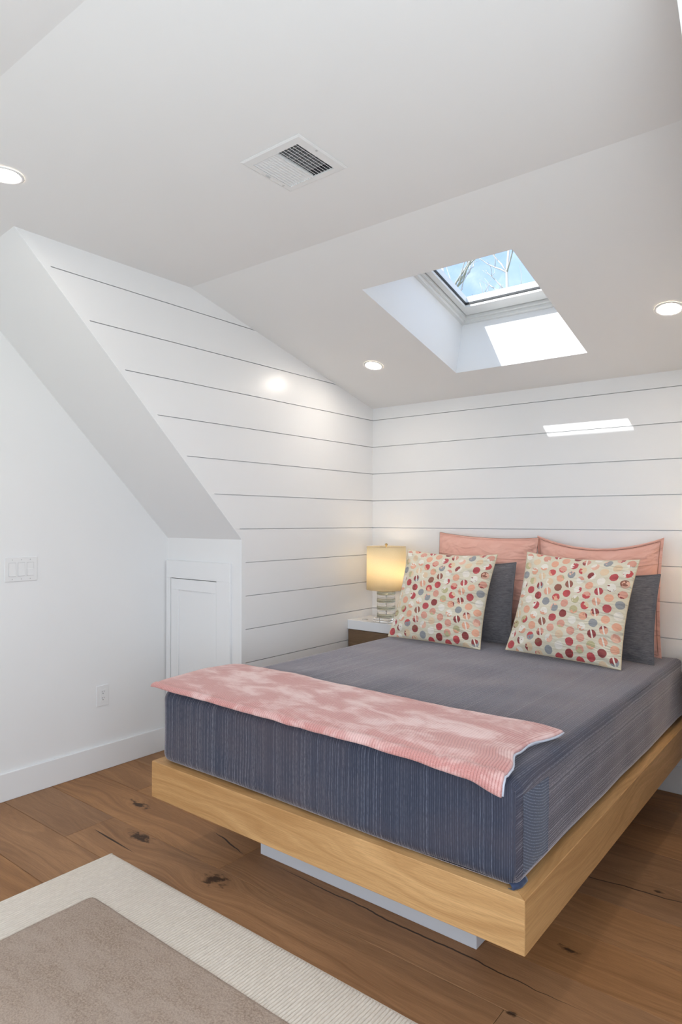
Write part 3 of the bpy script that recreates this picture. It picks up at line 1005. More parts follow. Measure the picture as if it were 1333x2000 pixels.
# tucked flap at the foot corner
fb = bmesh.new()
rows = []
for i in range(9):
    s_ = i / 8
    x = MX1 - 0.020 + 0.018 * min(1, s_ * 2.2)
    y = MY0 + 0.008 + 0.075 * max(0, s_ - 0.12)
    rows.append([(x - 0.010, y, FZ1 + 0.0010), (x + 0.002 * (1 - s_), y - 0.001, FZ1 + 0.0016), (x + 0.001, y, FZ1 + 0.006), (x - 0.004, y + 0.002, FZ1 + 0.013), (x - 0.012, y + 0.004, FZ1 + 0.016)])
vs_ = [[fb.verts.new(p_) for p_ in r_] for r_ in rows]
for a, b in zip(vs_, vs_[1:]):
    for j in range(4):
        fb.faces.new((a[j], a[j + 1], b[j + 1], b[j]))
flp = from_bm('corner_flap', fb, M_COVEDGE, mt, smooth=True)
sm_ = flp.modifiers.new('thick', 'SOLIDIFY')
sm_.thickness = 0.002

# ---- throw blanket
th = empty('throw_blanket', (1.16, -1.88, MZ1))
tag(th, 'folded pink ribbed chenille throw across the foot of the bed', 'blanket')


def interp(x, pts):
    if x <= pts[0][0]:
        return pts[0][1]
    for (a, va), (b, vb) in zip(pts, pts[1:]):
        if x <= b:
            f = (x - a) / (b - a)
            f = f * f * (3 - 2 * f)
            return va + (vb - va) * f
    return pts[-1][1]


def throw_surface(u, v, lift):
    """u 0..1 left to right, v 0..1 front to back"""
    back = -1.648 + 0.014 * math.sin(u * 7) - 0.03 * max(0, u - 0.93) / 0.07
    front = -2.102 - 0.012 * interp(u, [(0, 0.0), (0.1, 0.3), (0.5, 0.6), (0.9, 0.8), (1, 1.2)])
    # overhang past the front edge, measured along the cloth
    over = interp(u, [(0, 0.022), (0.3, 0.024), (0.8, 0.030), (0.93, 0.040), (1, 0.056)])
    L = (back - front) + over
    s_ = v * L
    xl = interp(v, [(0, 0.412), (0.3, 0.380), (0.7, 0.360), (1, 0.398)])
    xr = interp(v, [(0, 1.974), (0.18, 1.962), (0.42, 1.925), (0.62, 1.918), (1, 1.958)])
    x = xl + (xr - xl) * u
    rr_ = 0.04
    arc = rr_ * math.pi / 2
    base = MZ1 + 0.0055
    if s_ < over:
        dd = over - s_
        a = min(dd / rr_, math.pi / 2)
        y = front - (math.sin(a) * rr_ * 0.75)
        z = base - (1 - math.cos(a)) * rr_ - max(0, dd - arc)
        nrm_ = Vector((0, -math.sin(a), math.cos(a)))
    else:
        y = front + (s_ - over)
        z = base
        # the mattress edge dips
        e = max(0.0, (MY0 + 0.05) - y) / 0.05
        z -= 0.004 * e * e
        nrm_ = Vector((0, 0, 1))
    z += 0.004 * noise.noise(Vector((x * 5, y * 7, 1.7))) + 0.0025 * noise.noise(Vector((x * 14, y * 14, 3.3)))
    z += 0.010 * math.exp(-((u - 0.985) / 0.03) ** 2) * math.exp(-((v - 0.38) / 0.16) ** 2)
    # left end lies past the mattress edge and sags a touch
    ov = max(0.0, MX0 + 0.01 - x)
    z -= 0.10 * ov * max(0.0, 1.0 - v * 0.5)
    return Vector((x, y, z)) + nrm_ * lift


def sheet_slab(name, nu, nv, l0, l1, mat_, parent, du=0.0, inset=0.0):
    bm = bmesh.new()
    uvl = bm.loops.layers.uv.verify()
    prof = [0, 0.006, 0.015, 0.03, 0.05]
    us = prof + [0.05 + 0.9 * i / nu for i in range(1, nu)] + [1 - p_ for p_ in reversed(prof)]
    us = sorted(set([p_ * 0.5 for p_ in prof] + [0.025 + 0.95 * i / nu for i in range(1, nu)] + [1 - p_ * 0.5 for p_ in prof]))
    vs2 = sorted(set([p_ for p_ in prof] + [0.003, 0.01, 0.022, 0.04] + [0.05 + 0.9 * i / nv for i in range(1, nv)] + [1 - p_ for p_ in prof]))
    def edge_f(a, w_):
        d = min(a, 1 - a)
        return math.sqrt(max(0.0, 1 - (1 - min(1, d / w_)) ** 2))
    G = {}
    for side in (0, 1):
        for i, u in enumerate(us):
            for j, v in enumerate(vs2):
                e = min(edge_f(u, 0.010), edge_f(v, 0.034))
                mid = (l0 + l1) / 2
                lift = mid + (l1 - l0) / 2 * e * (1 if side else -1)
                if e < 1e-6 and side == 1:
                    G[side, i, j] = G[0, i, j]
                else:
                    G[side, i, j] = bm.verts.new(throw_surface(inset * 0.4 + u * (1 + du - inset * 0.4), inset + v * (1 - 2 * inset) if u < 0.97 else inset * (1 - (u - 0.97) / 0.03) + v * (1 - 2 * inset * (1 - (u - 0.97) / 0.03)), lift))
        for i in range(len(us) - 1):
            for j in range(len(vs2) - 1):
                ids = [(i, j), (i + 1, j), (i + 1, j + 1), (i, j + 1)]
                if side == 0:
                    ids.reverse()
                try:
                    f = bm.faces.new([G[side, a, b] for a, b in ids])
                except ValueError:
                    continue
                f.smooth = True
                for l, (a, b) in zip(f.loops, ids):
                    l[uvl].uv = (us[a] * 1.6, vs2[b] * 0.52)
    return from_bm(name, bm, mat_, parent, smooth=True)


sheet_slab('throw_lining', 60, 24, 0.002, 0.007, M_LINING, th, -0.004, 0.17)
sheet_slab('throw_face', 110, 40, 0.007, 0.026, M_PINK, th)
# folded hem band at the right end
hb = bmesh.new()
hp = []
for i in range(25):
    v = i / 24
    p_ = throw_surface(1.0, 0.006 + 0.988 * v, 0.0135 + 0.002 * math.sin(v * 21))
    hp.append(p_ + Vector((0.0012, 0, 0)))
from_bm('hem_edge', bm_tube(hp, 0.0034, 6, hb), M_LINING, th, smooth=True)

# ---- pillows
def pillow_mesh(w_, h_, t_, sag=(0.03, 0.03, 0.03, 0.03), flange=0.0, seed=1, n=56, wr=0.006, fold=0.0):
    """sag = inward curve of bottom, top, left, right edge"""
    bm = bmesh.new()
    uvl = bm.loops.layers.uv.verify()
    G = {}
    outline = []

    def P(a, b):
        # a,b in -1..1
        ka, kb = (1 - a * a), (1 - b * b)
        x = a * w_ / 2
        z = (b + 1) * h_ / 2
        z += ka * (sag[0] * (1 - b) / 2 - sag[1] * (1 + b) / 2)
        x += kb * (sag[2] * (1 - a) / 2 - sag[3] * (1 + a) / 2)
        return x, z
    for side in (-1, 1):
        for i in range(n + 1):
            for j in range(n + 1):
                a = math.sin((i / n * 2 - 1) * math.pi / 2)
                b = math.sin((j / n * 2 - 1) * math.pi / 2)
                edge = i in (0, n) or j in (0, n)
                if edge and side == 1:
                    G[1, i, j] = G[-1, i, j]
                    continue
                x, z = P(a, b)
                fa, fb_ = max(0, (1 - abs(a) * 1.0)), max(0, (1 - abs(b)))
                if flange:
                    fa = max(0, (1 - flange - abs(a)) / (1 - flange))
                    fb_ = max(0, (1 - flange - abs(b)) / (1 - flange))
                prof = (max(0, 1 - (1 - fa) ** 2.6) ** 0.62) * (max(0, 1 - (1 - fb_) ** 2.6) ** 0.62)
                y = side * (t_ / 2 * prof + (0.0015 if not edge else 0))
                if not edge:
                    # creases radiating from the corners
                    cr_ = 0
                    for ca_ in (-1, 1):
                        for cb_2 in (-1, 1):
                            dx_, dz_ = (a - ca_) * -ca_, (b - cb_2) * -cb_2
                            rr_ = math.hypot(dx_, dz_)
                            an_ = math.atan2(dz_, dx_)
                            cr_ += math.sin(an_ * 9 + seed * 1.7 + ca_ * 2 + cb_2) * math.exp(-rr_ * 2.2) * min(1, rr_ * 3)
                    y += side * wr * cr_ * min(1, prof * 3)
                    y += side * wr * 1.1 * noise.noise(Vector((a * 2.6 + seed * 3.1, b * 2.6, seed * 1.3 + side))) * prof
                    y += side * wr * 0.5 * noise.noise(Vector((a * 7 + seed, b * 6, seed * 5.3 + side))) * prof
                    if fold:
                        k_ = max(0.0, (a - 0.1) / 0.9)
                        y += side * fold * k_ * math.sin(b * 13 + 2.2 * noise.noise(Vector((a * 2, b * 3, seed)))) * min(1, prof * 2.5)
                G[side, i, j] = bm.verts.new((x, y, z))
        for i in range(n):
            for j in range(n):
                ids = [(i, j), (i + 1, j), (i + 1, j + 1), (i, j + 1)]
                if side == 1:
                    ids.reverse()
                f = bm.faces.new([G[side, p_, q_] for p_, q_ in ids])
                f.smooth = True
                for l, (p_, q_) in zip(f.loops, ids):
                    a = math.sin((p_ / n * 2 - 1) * math.pi / 2)
                    b = math.sin((q_ / n * 2 - 1) * math.pi / 2)
                    l[uvl].uv = ((a + 1) / 2 + (1.3 if side == 1 else 0), (b + 1) / 2)
    ring = [(i, 0) for i in range(n)] + [(n, j) for j in range(n)] + [(i, n) for i in range(n, 0, -1)] + [(0, j) for j in range(n, 0, -1)]
    edge_pts = [G[-1, p_, q_].co.copy() for p_, q_ in ring]
    bm.normal_update()
    return bm, edge_pts, P


def pillow(name, w_, h_, t_, loc, lean, yaw, roll, mat_, label, cat, group, pip=None, pip_r=0.0025, pip_in=0.0, **kw):
    root = empty(name, loc)
    root.rotation_euler = (0, 0, 0)
    root.rotation_mode = 'XYZ'
    rot = Matrix.Rotation(R(yaw), 4, 'Z') @ Matrix.Rotation(R(-lean), 4, 'X') @ Matrix.Rotation(R(roll), 4, 'Y')
    root.rotation_euler = rot.to_euler()
    bm, ring, P = pillow_mesh(w_, h_, t_, **kw)
    body = from_bm('pillow_case', bm, mat_, root, smooth=True, world=False)
    if pip:
        if pip_in > 0:
            pts = []
            m_ = 30
            e = 1 - pip_in
            for q_ in range(4 * m_):
                s_, k_ = q_ % m_ / m_ * 2 - 1, q_ // m_
                a, b = ((s_ * e, -e), (e, s_ * e), (-s_ * e, e), (-e, -s_ * e))[k_]
                x, z = P(a, b)
                pts.append((x, -0.004, z))
            bmp = bm_tube(pts, pip_r, 6, closed=True)
        else:
            bmp = bm_tube(ring, pip_r, 6, closed=True)
        from_bm('piping', bmp, pip, root, smooth=True, world=False)
    tag(root, label, cat, group)
    return root


BZ = MZ1 + 0.002
pillow('euro_sham', 0.665, 0.600, 0.145, (0.898, -0.163, BZ + 0.013), 5.5, -3.2, 2.0, M_SALMON,
       'salmon pink quilted euro sham leaning on the wall nearer the lit lamp', 'pillow', 'salmon euro shams', M_PIPING, 0.0018,
       sag=(0.02, 0.018, 0.012, 0.012), flange=0.06, seed=2, wr=0.008)
pillow('euro_sham', 0.672, 0.610, 0.155, (1.570, -0.150, BZ + 0.003), 4.0, -1.2, 0.0, M_SALMON,
       'salmon pink quilted euro sham leaning on the wall at the right end', 'pillow', 'salmon euro shams', M_PIPING, 0.0013, pip_in=0.045,
       sag=(0.02, 0.065, 0.012, 0.015), flange=0.07, seed=5, wr=0.008)
pillow('bed_pillow', 0.665, 0.455, 0.10, (0.842, -0.328, BZ + 0.008), 12.0, 0.0, -1.2, M_CHAR,
       'charcoal grey crinkled pillow behind the left dotted cushion', 'pillow', 'charcoal pillows', M_CHAR, 0.003,
       sag=(0.01, 0.022, 0.01, 0.008), flange=0.05, seed=7, wr=0.006)
pillow('bed_pillow', 0.675, 0.440, 0.10, (1.573, -0.332, BZ + 0.008), 12.0, 0.0, 1.0, M_CHAR,
       'charcoal grey crinkled pillow behind the right dotted cushion', 'pillow', 'charcoal pillows', M_CHAR, 0.003,
       sag=(0.01, 0.03, 0.01, 0.012), flange=0.05, seed=9, wr=0.006)
pillow('throw_cushion', 0.575, 0.545, 0.15, (0.800, -0.535, BZ + 0.010), 23.0, 4.0, 1.5, M_DOTS,
       'cream dotted square cushion nearer the lamp', 'cushion', 'dotted cushions', M_CREAM, 0.0022,
       sag=(0.006, 0.022, 0.018, 0.018), seed=3, wr=0.010, fold=0.006)
pillow('throw_cushion', 0.585, 0.545, 0.15, (1.530, -0.545, BZ + 0.015), 23.0, -2.5, 2.0, M_DOTS,
       'cream dotted square cushion at the right, farther from the lit lamp', 'cushion', 'dotted cushions', M_CREAM, 0.0022,
       sag=(0.006, 0.022, 0.018, 0.018), seed=12, wr=0.010, fold=0.006)

# ================================================================== NIGHTSTANDS AND LAMPS
def nightstand(x0, x1, label, grom):
    ns = empty('floating_nightstand', ((x0 + x1) / 2, -0.14, 0.50))
    tag(ns, label, 'nightstand', 'floating nightstands beside the bed')
    from_bm('top_slab', bm_box((x0 + 0.001, -0.283, 0.685), (x1 - 0.001, -0.001, 0.745), 0.0015), M_SLAB, ns)
    bm = bm_box((x0 + 0.001, -0.268, 0.50), (x1 - 0.001, -0.001, 0.685), 0.001)
    uv_box(bm, 0)
    body = from_bm('drawer_box', bm, M_WALNUT, ns)
    bm = bm_box((x0 + 0.004, -0.279, 0.503), (x1 - 0.004, -0.268, 0.681), 0.001)
    uv_box(bm, 0)
    from_bm('drawer_front', bm, M_WALNUT, ns)
    bmg = bm_lathe([(0.016, 0.0), (0.020, 0.0), (0.020, 0.002), (0.014, 0.002)], (grom, -0.20, 0.745), 20)
    from_bm('cable_grommet', bmg, M_STEEL, ns)
    return ns


nightstand(0.0, BX0 - 0.004, 'white topped floating nightstand in the corner left of the bed', 0.085)
nightstand(BX1 + 0.004, XR, 'white topped floating nightstand at the right edge of the bed', 2.337)


def table_lamp(x, y, label, watts=LAMP_W):
    z = 0.7455
    L = empty('table_lamp', (x, y, z))
    tag(L, label, 'lamp', 'bedside table lamps')
    c0 = (x, y, z)
    from_bm('base_block', bm_box((x - 0.060, y - 0.060, z), (x + 0.060, y + 0.060, z + 0.030), 0.003, 2), M_ACRYLIC, L)
    zc = 0.031
    hs = (0.024, 0.0245)
    for i in range(7):
        if i % 2 == 0:
            bm = bm_lathe([(0.059, zc), (0.061, zc + 0.002), (0.061, zc + hs[0] - 0.002), (0.059, zc + hs[0])], c0, 40)
            from_bm('tinted_disc', bm, M_SMOKE, L, smooth=False)
            zc += hs[0]
        else:
            bm = bm_lathe([(0.057, zc + 0.0006), (0.058, zc + 0.002), (0.058, zc + hs[1] - 0.002), (0.057, zc + hs[1] - 0.0006)], c0, 40)
            d_ = from_bm('clear_disc', bm, M_CLEAR, L, smooth=False)
            bm = bm_lathe([(0.0035, zc + 0.003), (0.0035, zc + hs[1] - 0.003)], c0, 12)
            from_bm('rod', bm, M_STEEL, d_)
            zc += hs[1]
    from_bm('brass_cap', bm_lathe([(0.056, zc + 0.0005), (0.056, zc + 0.006), (0.02, zc + 0.008), (0.012, zc + 0.012), (0.012, zc + 0.035), (0.018, zc + 0.037), (0.018, zc + 0.075), (0.0, zc + 0.076)], c0, 32, cap=False), M_BRASS, L, smooth=False)
    zs0, zs1 = 0.955 - z, 1.236 - z
    shade = from_bm('lamp_shade', bm_lathe([(0.128, zs0), (0.1275, zs1)], c0, 64, cap=False), M_SHADE, L, smooth=True)
    md = shade.modifiers.new('thick', 'SOLIDIFY')
    md.thickness = 0.0012
    for zr in (zs0 + 0.001, zs1 - 0.001):
        bm = bm_tube([(x + 0.1275 * math.cos(q_ / 48 * 6.2832), y + 0.1275 * math.sin(q_ / 48 * 6.2832), z + zr) for q_ in range(48)], 0.0016, 6, closed=True)
        from_bm('shade_rim', bm, M_CREAM, shade, smooth=True)
    # spider, finial
    bm = bmesh.new()
    for q_ in range(3):
        a = q_ * 2.0944 + 0.4
        bm_tube([(x, y, z + zs1 - 0.006), (x + 0.126 * math.cos(a), y + 0.126 * math.sin(a), z + zs1 - 0.006)], 0.0014, 6, bm)
    bm_tube([(x + 0.035, y, z + zc + 0.03), (x + 0.045, y, z + zc + 0.10), (x + 0.02, y, z + zs1 - 0.01), (x, y, z + zs1 - 0.004)], 0.0014, 6, bm)
    from_bm('harp', bm, M_BRASS, L)
    from_bm('finial', bm_lathe([(0.004, zs1 - 0.006), (0.004, zs1 + 0.004), (0.009, zs1 + 0.008), (0.010, zs1 + 0.014), (0.006, zs1 + 0.019), (0.001, zs1 + 0.021)], c0, 16), M_BRASS, L, smooth=True)
    bz = zc + 0.115
    bm = bmesh.new()
    bmesh.ops.create_uvsphere(bm, u_segments=20, v_segments=12, radius=0.028)
    bmesh.ops.translate(bm, verts=bm.verts, vec=(x, y, z + bz))
    bu = from_bm('bulb', bm, M_BULB, L, smooth=True)
    for zl in (1.035 - z, 1.165 - z):
        ld = bpy.data.lights.new('lamp_light', 'POINT')
        ld.energy = watts / 2
        ld.color = (1.0, 0.80, 0.58)
        ld.shadow_soft_size = 0.03
        lo = bpy.data.objects.new('lamp_light', ld)
        COL.objects.link(lo)
        lo.parent = L
        lo.location = (0.045 if zl < 0.35 else -0.02, 0, zl)
    return L


table_lamp(0.250, -0.193, 'lit table lamp with a cream drum shade on a stacked clear column')
table_lamp(XR - 0.230, -0.160, 'matching lit table lamp on the right nightstand', LAMP_W * 2.4)

# ================================================================== RUG
RX0, RX1, RY1, RY0 = 0.240, 2.62, -2.188, -4.35
IX0, IX1, IY1, IY0 = 0.477, 2.38, -2.422, -4.12
PE = 0.007
rug = empty('area_rug', (1.4, -3.2, 0))
tag(rug, 'beige area rug with a ribbed cream border and a taupe pile centre', 'rug')


def rib_strip(xa, xb, ya, yb, ny, name):
    bm = bmesh.new()
    step = 0.0118 / 6
    nx = int(round((xb - xa) / step))
    cols = []
    for i in range(nx + 1):
        x = xa + (xb - xa) * i / nx
        row = []
        for j in range(ny + 1):
            y = ya + (yb - ya) * j / ny
            ph = x + 0.0022 * noise.noise(Vector((x * 9, y * 9, 0.3))) + 0.0011 * noise.noise(Vector((x * 40, y * 45, 7)))
            z = 0.0022 + 0.0082 * abs(math.sin(ph * math.pi / 0.0118)) ** 0.55
            yj = y
            if j in (0, ny):
                z = 0.0005 if (abs(y - RY1) < 1e-4 or abs(y - RY0) < 1e-4) else z
            xe = min(abs(x - RX0), abs(x - RX1))
            if xe < 0.001:
                z = 0.0005
            if abs(y - RY1) < 0.02:
                yj = y + 0.0016 * math.sin(x * 2 * math.pi / 0.0118)
            row.append(bm.verts.new((x, yj, z)))
        cols.append(row)
    for a, b in zip(cols, cols[1:]):
        for j in range(ny):
            f = bm.faces.new((a[j], b[j], b[j + 1], a[j + 1]))
            f.smooth = True
    return from_bm(name, bm, M_RUGB, rug, smooth=True)


rib_strip(RX0, RX1, RY1, IY1, 22, 'ribbed_border')
rib_strip(RX0, IX0, IY1, IY0, 90, 'ribbed_border')
rib_strip(IX1, RX1, IY1, IY0, 24, 'ribbed_border')
rib_strip(RX0, RX1, IY0, RY0, 4, 'ribbed_border')
bm = bmesh.new()
nx, ny = 200, 180
cols = []
for i in range(nx + 1):
    x = IX0 - PE + (IX1 - IX0 + 2 * PE) * i / nx
    row = []
    for j in range(ny + 1):
        y = IY0 - PE + (IY1 - IY0 + 2 * PE) * j / ny
        dx_ = min(x - IX0 + PE, IX1 + PE - x)
        dy_ = min(y - IY0 + PE, IY1 + PE - y)
        # rounded corner
        cxx, cyy = max(0, 0.035 - dx_), max(0, 0.035 - dy_)
        px_, py_ = x, y
        if cxx > 0 and cyy > 0:
            d_ = math.hypot(cxx, cyy)
            mx_ = max(cxx, cyy)
            f_ = mx_ / d_
            sx_, sy_ = (1 if x < 1.4 else -1), (1 if y < -3.2 else -1)
            px_ = x + sx_ * (cxx - cxx * f_)
            py_ = y + sy_ * (cyy - cyy * f_)
        e = min(dx_, dy_)
        z = 0.005 + 0.0115 * math.sqrt(max(0, 1 - (1 - min(1, e / 0.012)) ** 2)) + 0.0012 * noise.noise(Vector((x * 11, y * 11, 0)))
        row.append(bm.verts.new((px_, py_, z)))
    cols.append(row)
for a, b in zip(cols, cols[1:]):
    for j in range(ny):
        bm.faces.new((a[j], b[j], b[j + 1], a[j + 1])).smooth = True
from_bm('pile_centre', bm, M_RUGC, rug, smooth=True)
bm = bm_box((RX0 + 0.002, RY0 + 0.002, 0.0002), (RX1 - 0.002, RY1 - 0.002, 0.0045))
from_bm('backing', bm, M_RUGB, rug)
bm = bmesh.new()
bm_tube([(RX0 + 0.001, RY1 - 0.003 - i * 0.05, 0.0045) for i in range(43)], 0.0045, 8, bm)
from_bm('edge_binding', bm, M_RUGB, rug, smooth=True)

# ================================================================== CEILING FITTINGS
vent = empty('ceiling_vent', (1.21, -2.13, ZC))
tag(vent, 'white two-way louvred air vent in the flat ceiling', 'vent')
PX_0, PX_1, PY_0, PY_1 = 1.080, 1.342, -2.254, -2.008
fz = ZC - 0.0005
bm = bmesh.new()
ring_o = [(PX_0, PY_0), (PX_1, PY_0), (PX_1, PY_1), (PX_0, PY_1)]
ring_i = [(VX0 + 0.006, VY0 + 0.006), (VX1 - 0.012, VY0 + 0.006), (VX1 - 0.012, VY1 - 0.006), (VX0 + 0.006, VY1 - 0.006)]
b2 = bmesh.new()
lv = []
for (oset, ins_, z) in ((0, 0, fz), (0, 0, fz - 0.002), (0, 0.006, fz - 0.005)):
    lv.append([b2.verts.new((x + (ins_ if x < 1.2 else -ins_), y + (ins_ if y < -2.13 else -ins_), z)) for x, y in ring_o])
lv.append([b2.verts.new((x, y, fz - 0.005)) for x, y in ring_i])
lv.append([b2.verts.new((x, y, fz + 0.001)) for x, y in ring_i])
for a, b in zip(lv, lv[1:]):
    for i in range(4):
        b2.faces.new((a[i], a[(i + 1) % 4], b[(i + 1) % 4], b[i]))
from_bm('face_plate', b2, M_VENT, vent)
# duct box above
bm = bmesh.new()
dz0, dz1 = ZC + 0.001, ZC + 0.12
bm_box((VX0 - 0.012, VY0 - 0.012, dz1), (VX1 + 0.012, VY1 + 0.012, dz1 + 0.006), 0, 1, bm)
for lo, hi in (((VX0 + 0.0005, VY0 + 0.0005), (VX0 + 0.003, VY1 - 0.0005)), ((VX1 - 0.003, VY0 + 0.0005), (VX1 - 0.0005, VY1 - 0.0005)),
               ((VX0 + 0.003, VY0 + 0.0005), (VX1 - 0.003, VY0 + 0.003)), ((VX0 + 0.003, VY1 - 0.003), (VX1 - 0.003, VY1 - 0.0005))):
    bm_box((lo[0], lo[1], fz + 0.0005), (hi[0], hi[1], dz1), 0, 1, bm)
from_bm('duct_box', bm, M_DUCT, vent)


def slat(xc, tilt, wd, name='louvre_slat'):
    c_, s_ = math.cos(R(tilt)), math.sin(R(tilt))
    hw, ht = wd / 2, 0.0006
    pr = [(-hw, -ht), (hw, -ht), (hw, ht), (-hw, ht)]
    pts = [(xc + a * c_ - b * s_, VY0 + 0.006, fz - 0.0005 + a * s_ + b * c_) for a, b in pr]
    return from_bm(name, bm_prism(pts, (0, VY1 - VY0 - 0.012, 0)), M_VENT, vent)


XM = 1.212
nL, nR = 8, 7
for i in range(nL):
    slat(VX0 + 0.0125 + (XM - VX0 - 0.012) * i / nL, 40, 0.0118)
for i in range(nR + 1):
    slat(XM + 0.002 + (VX1 - 0.014 - XM) * i / nR, -42, 0.0085)
from_bm('divider_bar', bm_box((XM - 0.004, VY0 + 0.006, fz - 0.006), (XM + 0.0005, VY1 - 0.006, fz + 0.006)), M_VENT, vent)
for i in range(7):
    y = VY0 + 0.02 + (VY1 - VY0 - 0.04) * i / 6
    from_bm('damper_vane', bm_box((VX0 + 0.004, y - 0.0025, fz + 0.016), (VX1 - 0.004, y + 0.0025, fz + 0.03)), M_VANE, vent)
for sx_, sy_ in ((1.088 + 0.006, -2.06), (1.330, -2.155)):
    from_bm('screw', bm_lathe([(0.0035, -0.0068), (0.0042, -0.0058)], (sx_, sy_, fz), 12), M_SCREW, vent)
from_bm('damper_lever', bm_box((1.093, -2.150, fz - 0.0085), (1.097, -2.128, fz - 0.0058), 0.0006), M_SCREW, vent)


def can_light(p, nrm_, label):
    nrm_ = Vector(nrm_).normalized()
    root = empty('recessed_light', p)
    q = Vector((0, 0, -1)).rotation_difference(-nrm_)      # local -Z points into the room
    root.rotation_euler = q.to_euler()
    tag(root, label, 'ceiling light', 'recessed ceiling lights')
    bm = bm_lathe([(0.060, -0.0005), (0.060, -0.003), (0.057, -0.0045), (0.051, -0.0045), (0.046, -0.002)], (0, 0, 0), 48, cap=False)
    from_bm('trim_ring', bm, M_PLASTIC, root, smooth=True, world=False)
    bm = bm_lathe([(0.0465, -0.0012), (0.0465, -0.0022)], (0, 0, 0), 48)
    from_bm('lens', bm, M_LED, root, world=False)
    return root


def slope_pt(x, y):
    return Vector((x, y, ZB - SL * y))


can_light(slope_pt(0.405, -0.557), NV, 'round recessed light in the sloping ceiling left of the skylight')
can_light(slope_pt(2.030, -0.592), NV, 'round recessed light in the sloping ceiling right of the skylight')
can_light((0.380, -2.700, ZC), (0, 0, 1), 'round recessed light in the flat ceiling at the left picture edge')
can_light((2.040, -2.700, ZC), (0, 0, 1), 'unseen round recessed light added to the flat ceiling near the viewer')  # fourth light is unseen, added to help light the room

# ================================================================== WALL PLATES
sw = empty('light_switch', (XL0, -2.143, 1.152))
tag(sw, 'white three-gang rocker switch plate on the plain left wall', 'switch')
yc_, zc_ = -2.143, 1.152
x0_ = XL0
bm = bm_prism([(x0_, yc_ - 0.083, zc_ - 0.0615), (x0_, yc_ + 0.083, zc_ - 0.0615), (x0_, yc_ + 0.083, zc_ + 0.0615), (x0_, yc_ - 0.083, zc_ + 0.0615)], (0.006, 0, 0), bevel=0.0025)
from_bm('wall_plate', bm, M_PLASTIC, sw)
for i in (-1, 0, 1):
    yy_ = yc_ + i * 0.046
    from_bm('rocker_frame', bm_box((x0_ + 0.0055, yy_ - 0.0178, zc_ - 0.0345), (x0_ + 0.0064, yy_ + 0.0178, zc_ + 0.0345)), M_SCREW, sw)
    if i < 1:
        pts = [(x0_ + 0.006, zc_ - 0.033), (x0_ + 0.0115, zc_ - 0.033), (x0_ + 0.0085, zc_), (x0_ + 0.0072, zc_ + 0.033), (x0_ + 0.006, zc_ + 0.033)]
    else:
        pts = [(x0_ + 0.006, zc_ - 0.033), (x0_ + 0.009, zc_ - 0.033), (x0_ + 0.0085, zc_), (x0_ + 0.0066, zc_ + 0.001), (x0_ + 0.0066, zc_ + 0.033), (x0_ + 0.006, zc_ + 0.033)]
    from_bm('rocker', bm_prism([(a, yy_ - 0.0165, b) for a, b in pts], (0, 0.033, 0)), M_PLASTIC, sw)
    for s in (-1, 1):
        b2 = bm_lathe([(0.0028, 0.0), (0.0024, 0.0008)], (0, 0, 0), 10)
        bmesh.ops.rotate(b2, verts=b2.verts, cent=(0, 0, 0), matrix=Matrix.Rotation(R(90), 3, 'Y'))
        bmesh.ops.translate(b2, verts=b2.verts, vec=(x0_ + 0.006, yy_, zc_ + s * 0.049))
        from_bm('screw', b2, M_SCREW, sw)

oc = empty('wall_outlet', (XL0, -1.683, 0.416))
tag(oc, 'white duplex power outlet low on the plain left wall', 'outlet')
yc_, zc_ = -1.683, 0.416
bm = bm_prism([(x0_, yc_ - 0.0375, zc_ - 0.058), (x0_, yc_ + 0.0375, zc_ - 0.058), (x0_, yc_ + 0.0375, zc_ + 0.058), (x0_, yc_ - 0.0375, zc_ + 0.058)], (0.006, 0, 0), bevel=0.002)
from_bm('wall_plate', bm, M_PLASTIC, oc)
ri = from_bm('receptacle', bm_box((x0_ + 0.0055, yc_ - 0.0165, zc_ - 0.0335), (x0_ + 0.0085, yc_ + 0.0165, zc_ + 0.0335), 0.0006), M_PLASTIC, oc)
for s in (-1, 1):
    for dy, dz, hy, hz in ((-0.0062, 0.006, 0.0011, 0.0042), (0.0062, 0.006, 0.0011, 0.0036), (0.0, -0.005, 0.0022, 0.0026)):
        zc2 = zc_ + s * 0.0175
        from_bm('slot', bm_box((x0_ + 0.0083, yc_ + dy - hy, zc2 + dz - hz), (x0_ + 0.0088, yc_ + dy + hy, zc2 + dz + hz)), M_SLOT, ri)

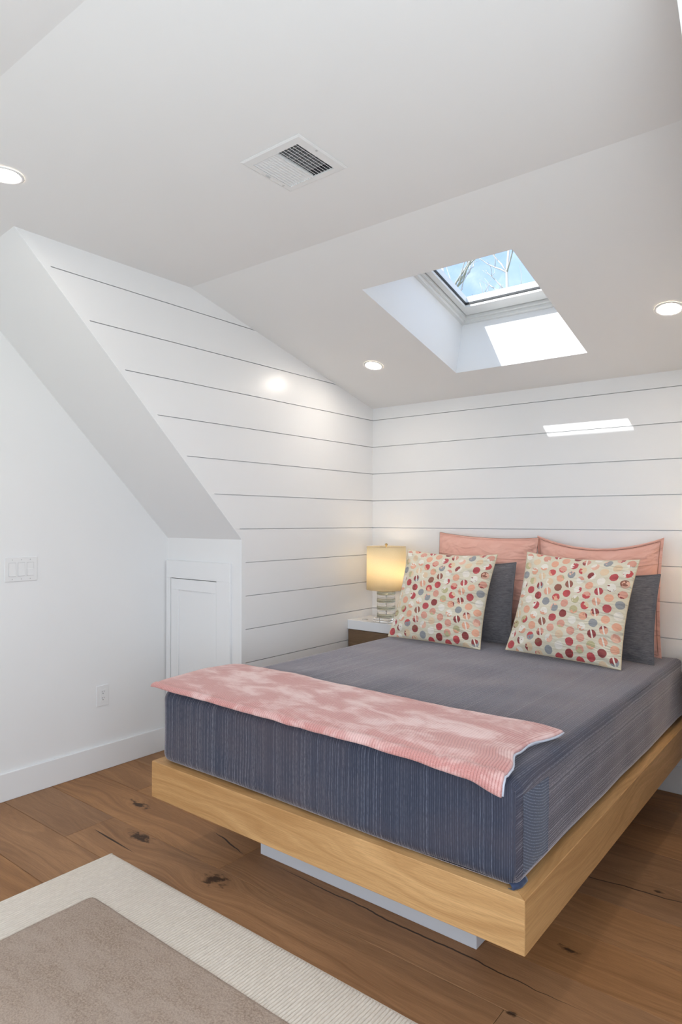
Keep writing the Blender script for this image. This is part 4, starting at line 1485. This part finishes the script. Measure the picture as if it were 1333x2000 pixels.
# ================================================================== OUTSIDE THE SKYLIGHT
def tree(base, top, seed, label, r0=0.11, lean=0.0):
    rng = random.Random(seed)
    root = empty('bare_tree', base)
    tag(root, label, 'tree', 'bare trees outside the skylight')
    base, top = Vector(base), Vector(top)
    n = 9
    trunk = [base.lerp(top, i / n) + Vector((rng.uniform(-1, 1), rng.uniform(-1, 1), 0)) * 0.10 * (i > 0) for i in range(n + 1)]
    rad = [r0 * (1 - 0.85 * i / n) + 0.006 for i in range(n + 1)]
    from_bm('trunk', bm_tube(trunk, rad, 8), M_BARK, root, smooth=True)
    bm = bmesh.new()

    def grow(p, d, r, L, depth):
        pts = [p]
        dd = d.copy()
        for q_ in range(5):
            dd = (dd + Vector((rng.uniform(-1, 1), rng.uniform(-1, 1), rng.uniform(-0.5, 0.8))) * 0.28).normalized()
            pts.append(pts[-1] + dd * L / 5)
        bm_tube(pts, [r * (1 - 0.13 * i) for i in range(6)], 5, bm)
        if depth > 0:
            for q_ in range(3):
                i = rng.randint(2, 5)
                nd = (dd + Vector((rng.uniform(-1, 1), rng.uniform(-1, 1), rng.uniform(-0.4, 0.9)))).normalized()
                grow(pts[i], nd, r * 0.55, L * 0.62, depth - 1)
    for i in range(4, n + 1):
        for q_ in range(3):
            d = Vector((rng.uniform(-1, 1), rng.uniform(-1, 1), rng.uniform(0.2, 1.0))).normalized()
            grow(trunk[i], d, rad[i] * 0.75, rng.uniform(0.9, 1.5), 2)
    from_bm('branches', bm, M_BARK, root, smooth=True)


tree((-1.7, 5.0, -3.0), (-2.45, 5.1, 5.6), 3, 'bare pale tree leaning left, seen through the skylight glass', 0.10)
tree((-3.45, 10.5, -3.0), (-3.75, 10.6, 8.4), 8, 'bare pale tree standing upright, seen at the right of the skylight glass', 0.10)
gnd = bmesh.new()
for v in ((-60, -60), (60, -60), (60, 60), (-60, 60)):
    gnd.verts.new((v[0], v[1], -3.0))
gnd.faces.new(gnd.verts)
struct(from_bm('ground', gnd, M_GRASS), 'lawn outside, far below the window')
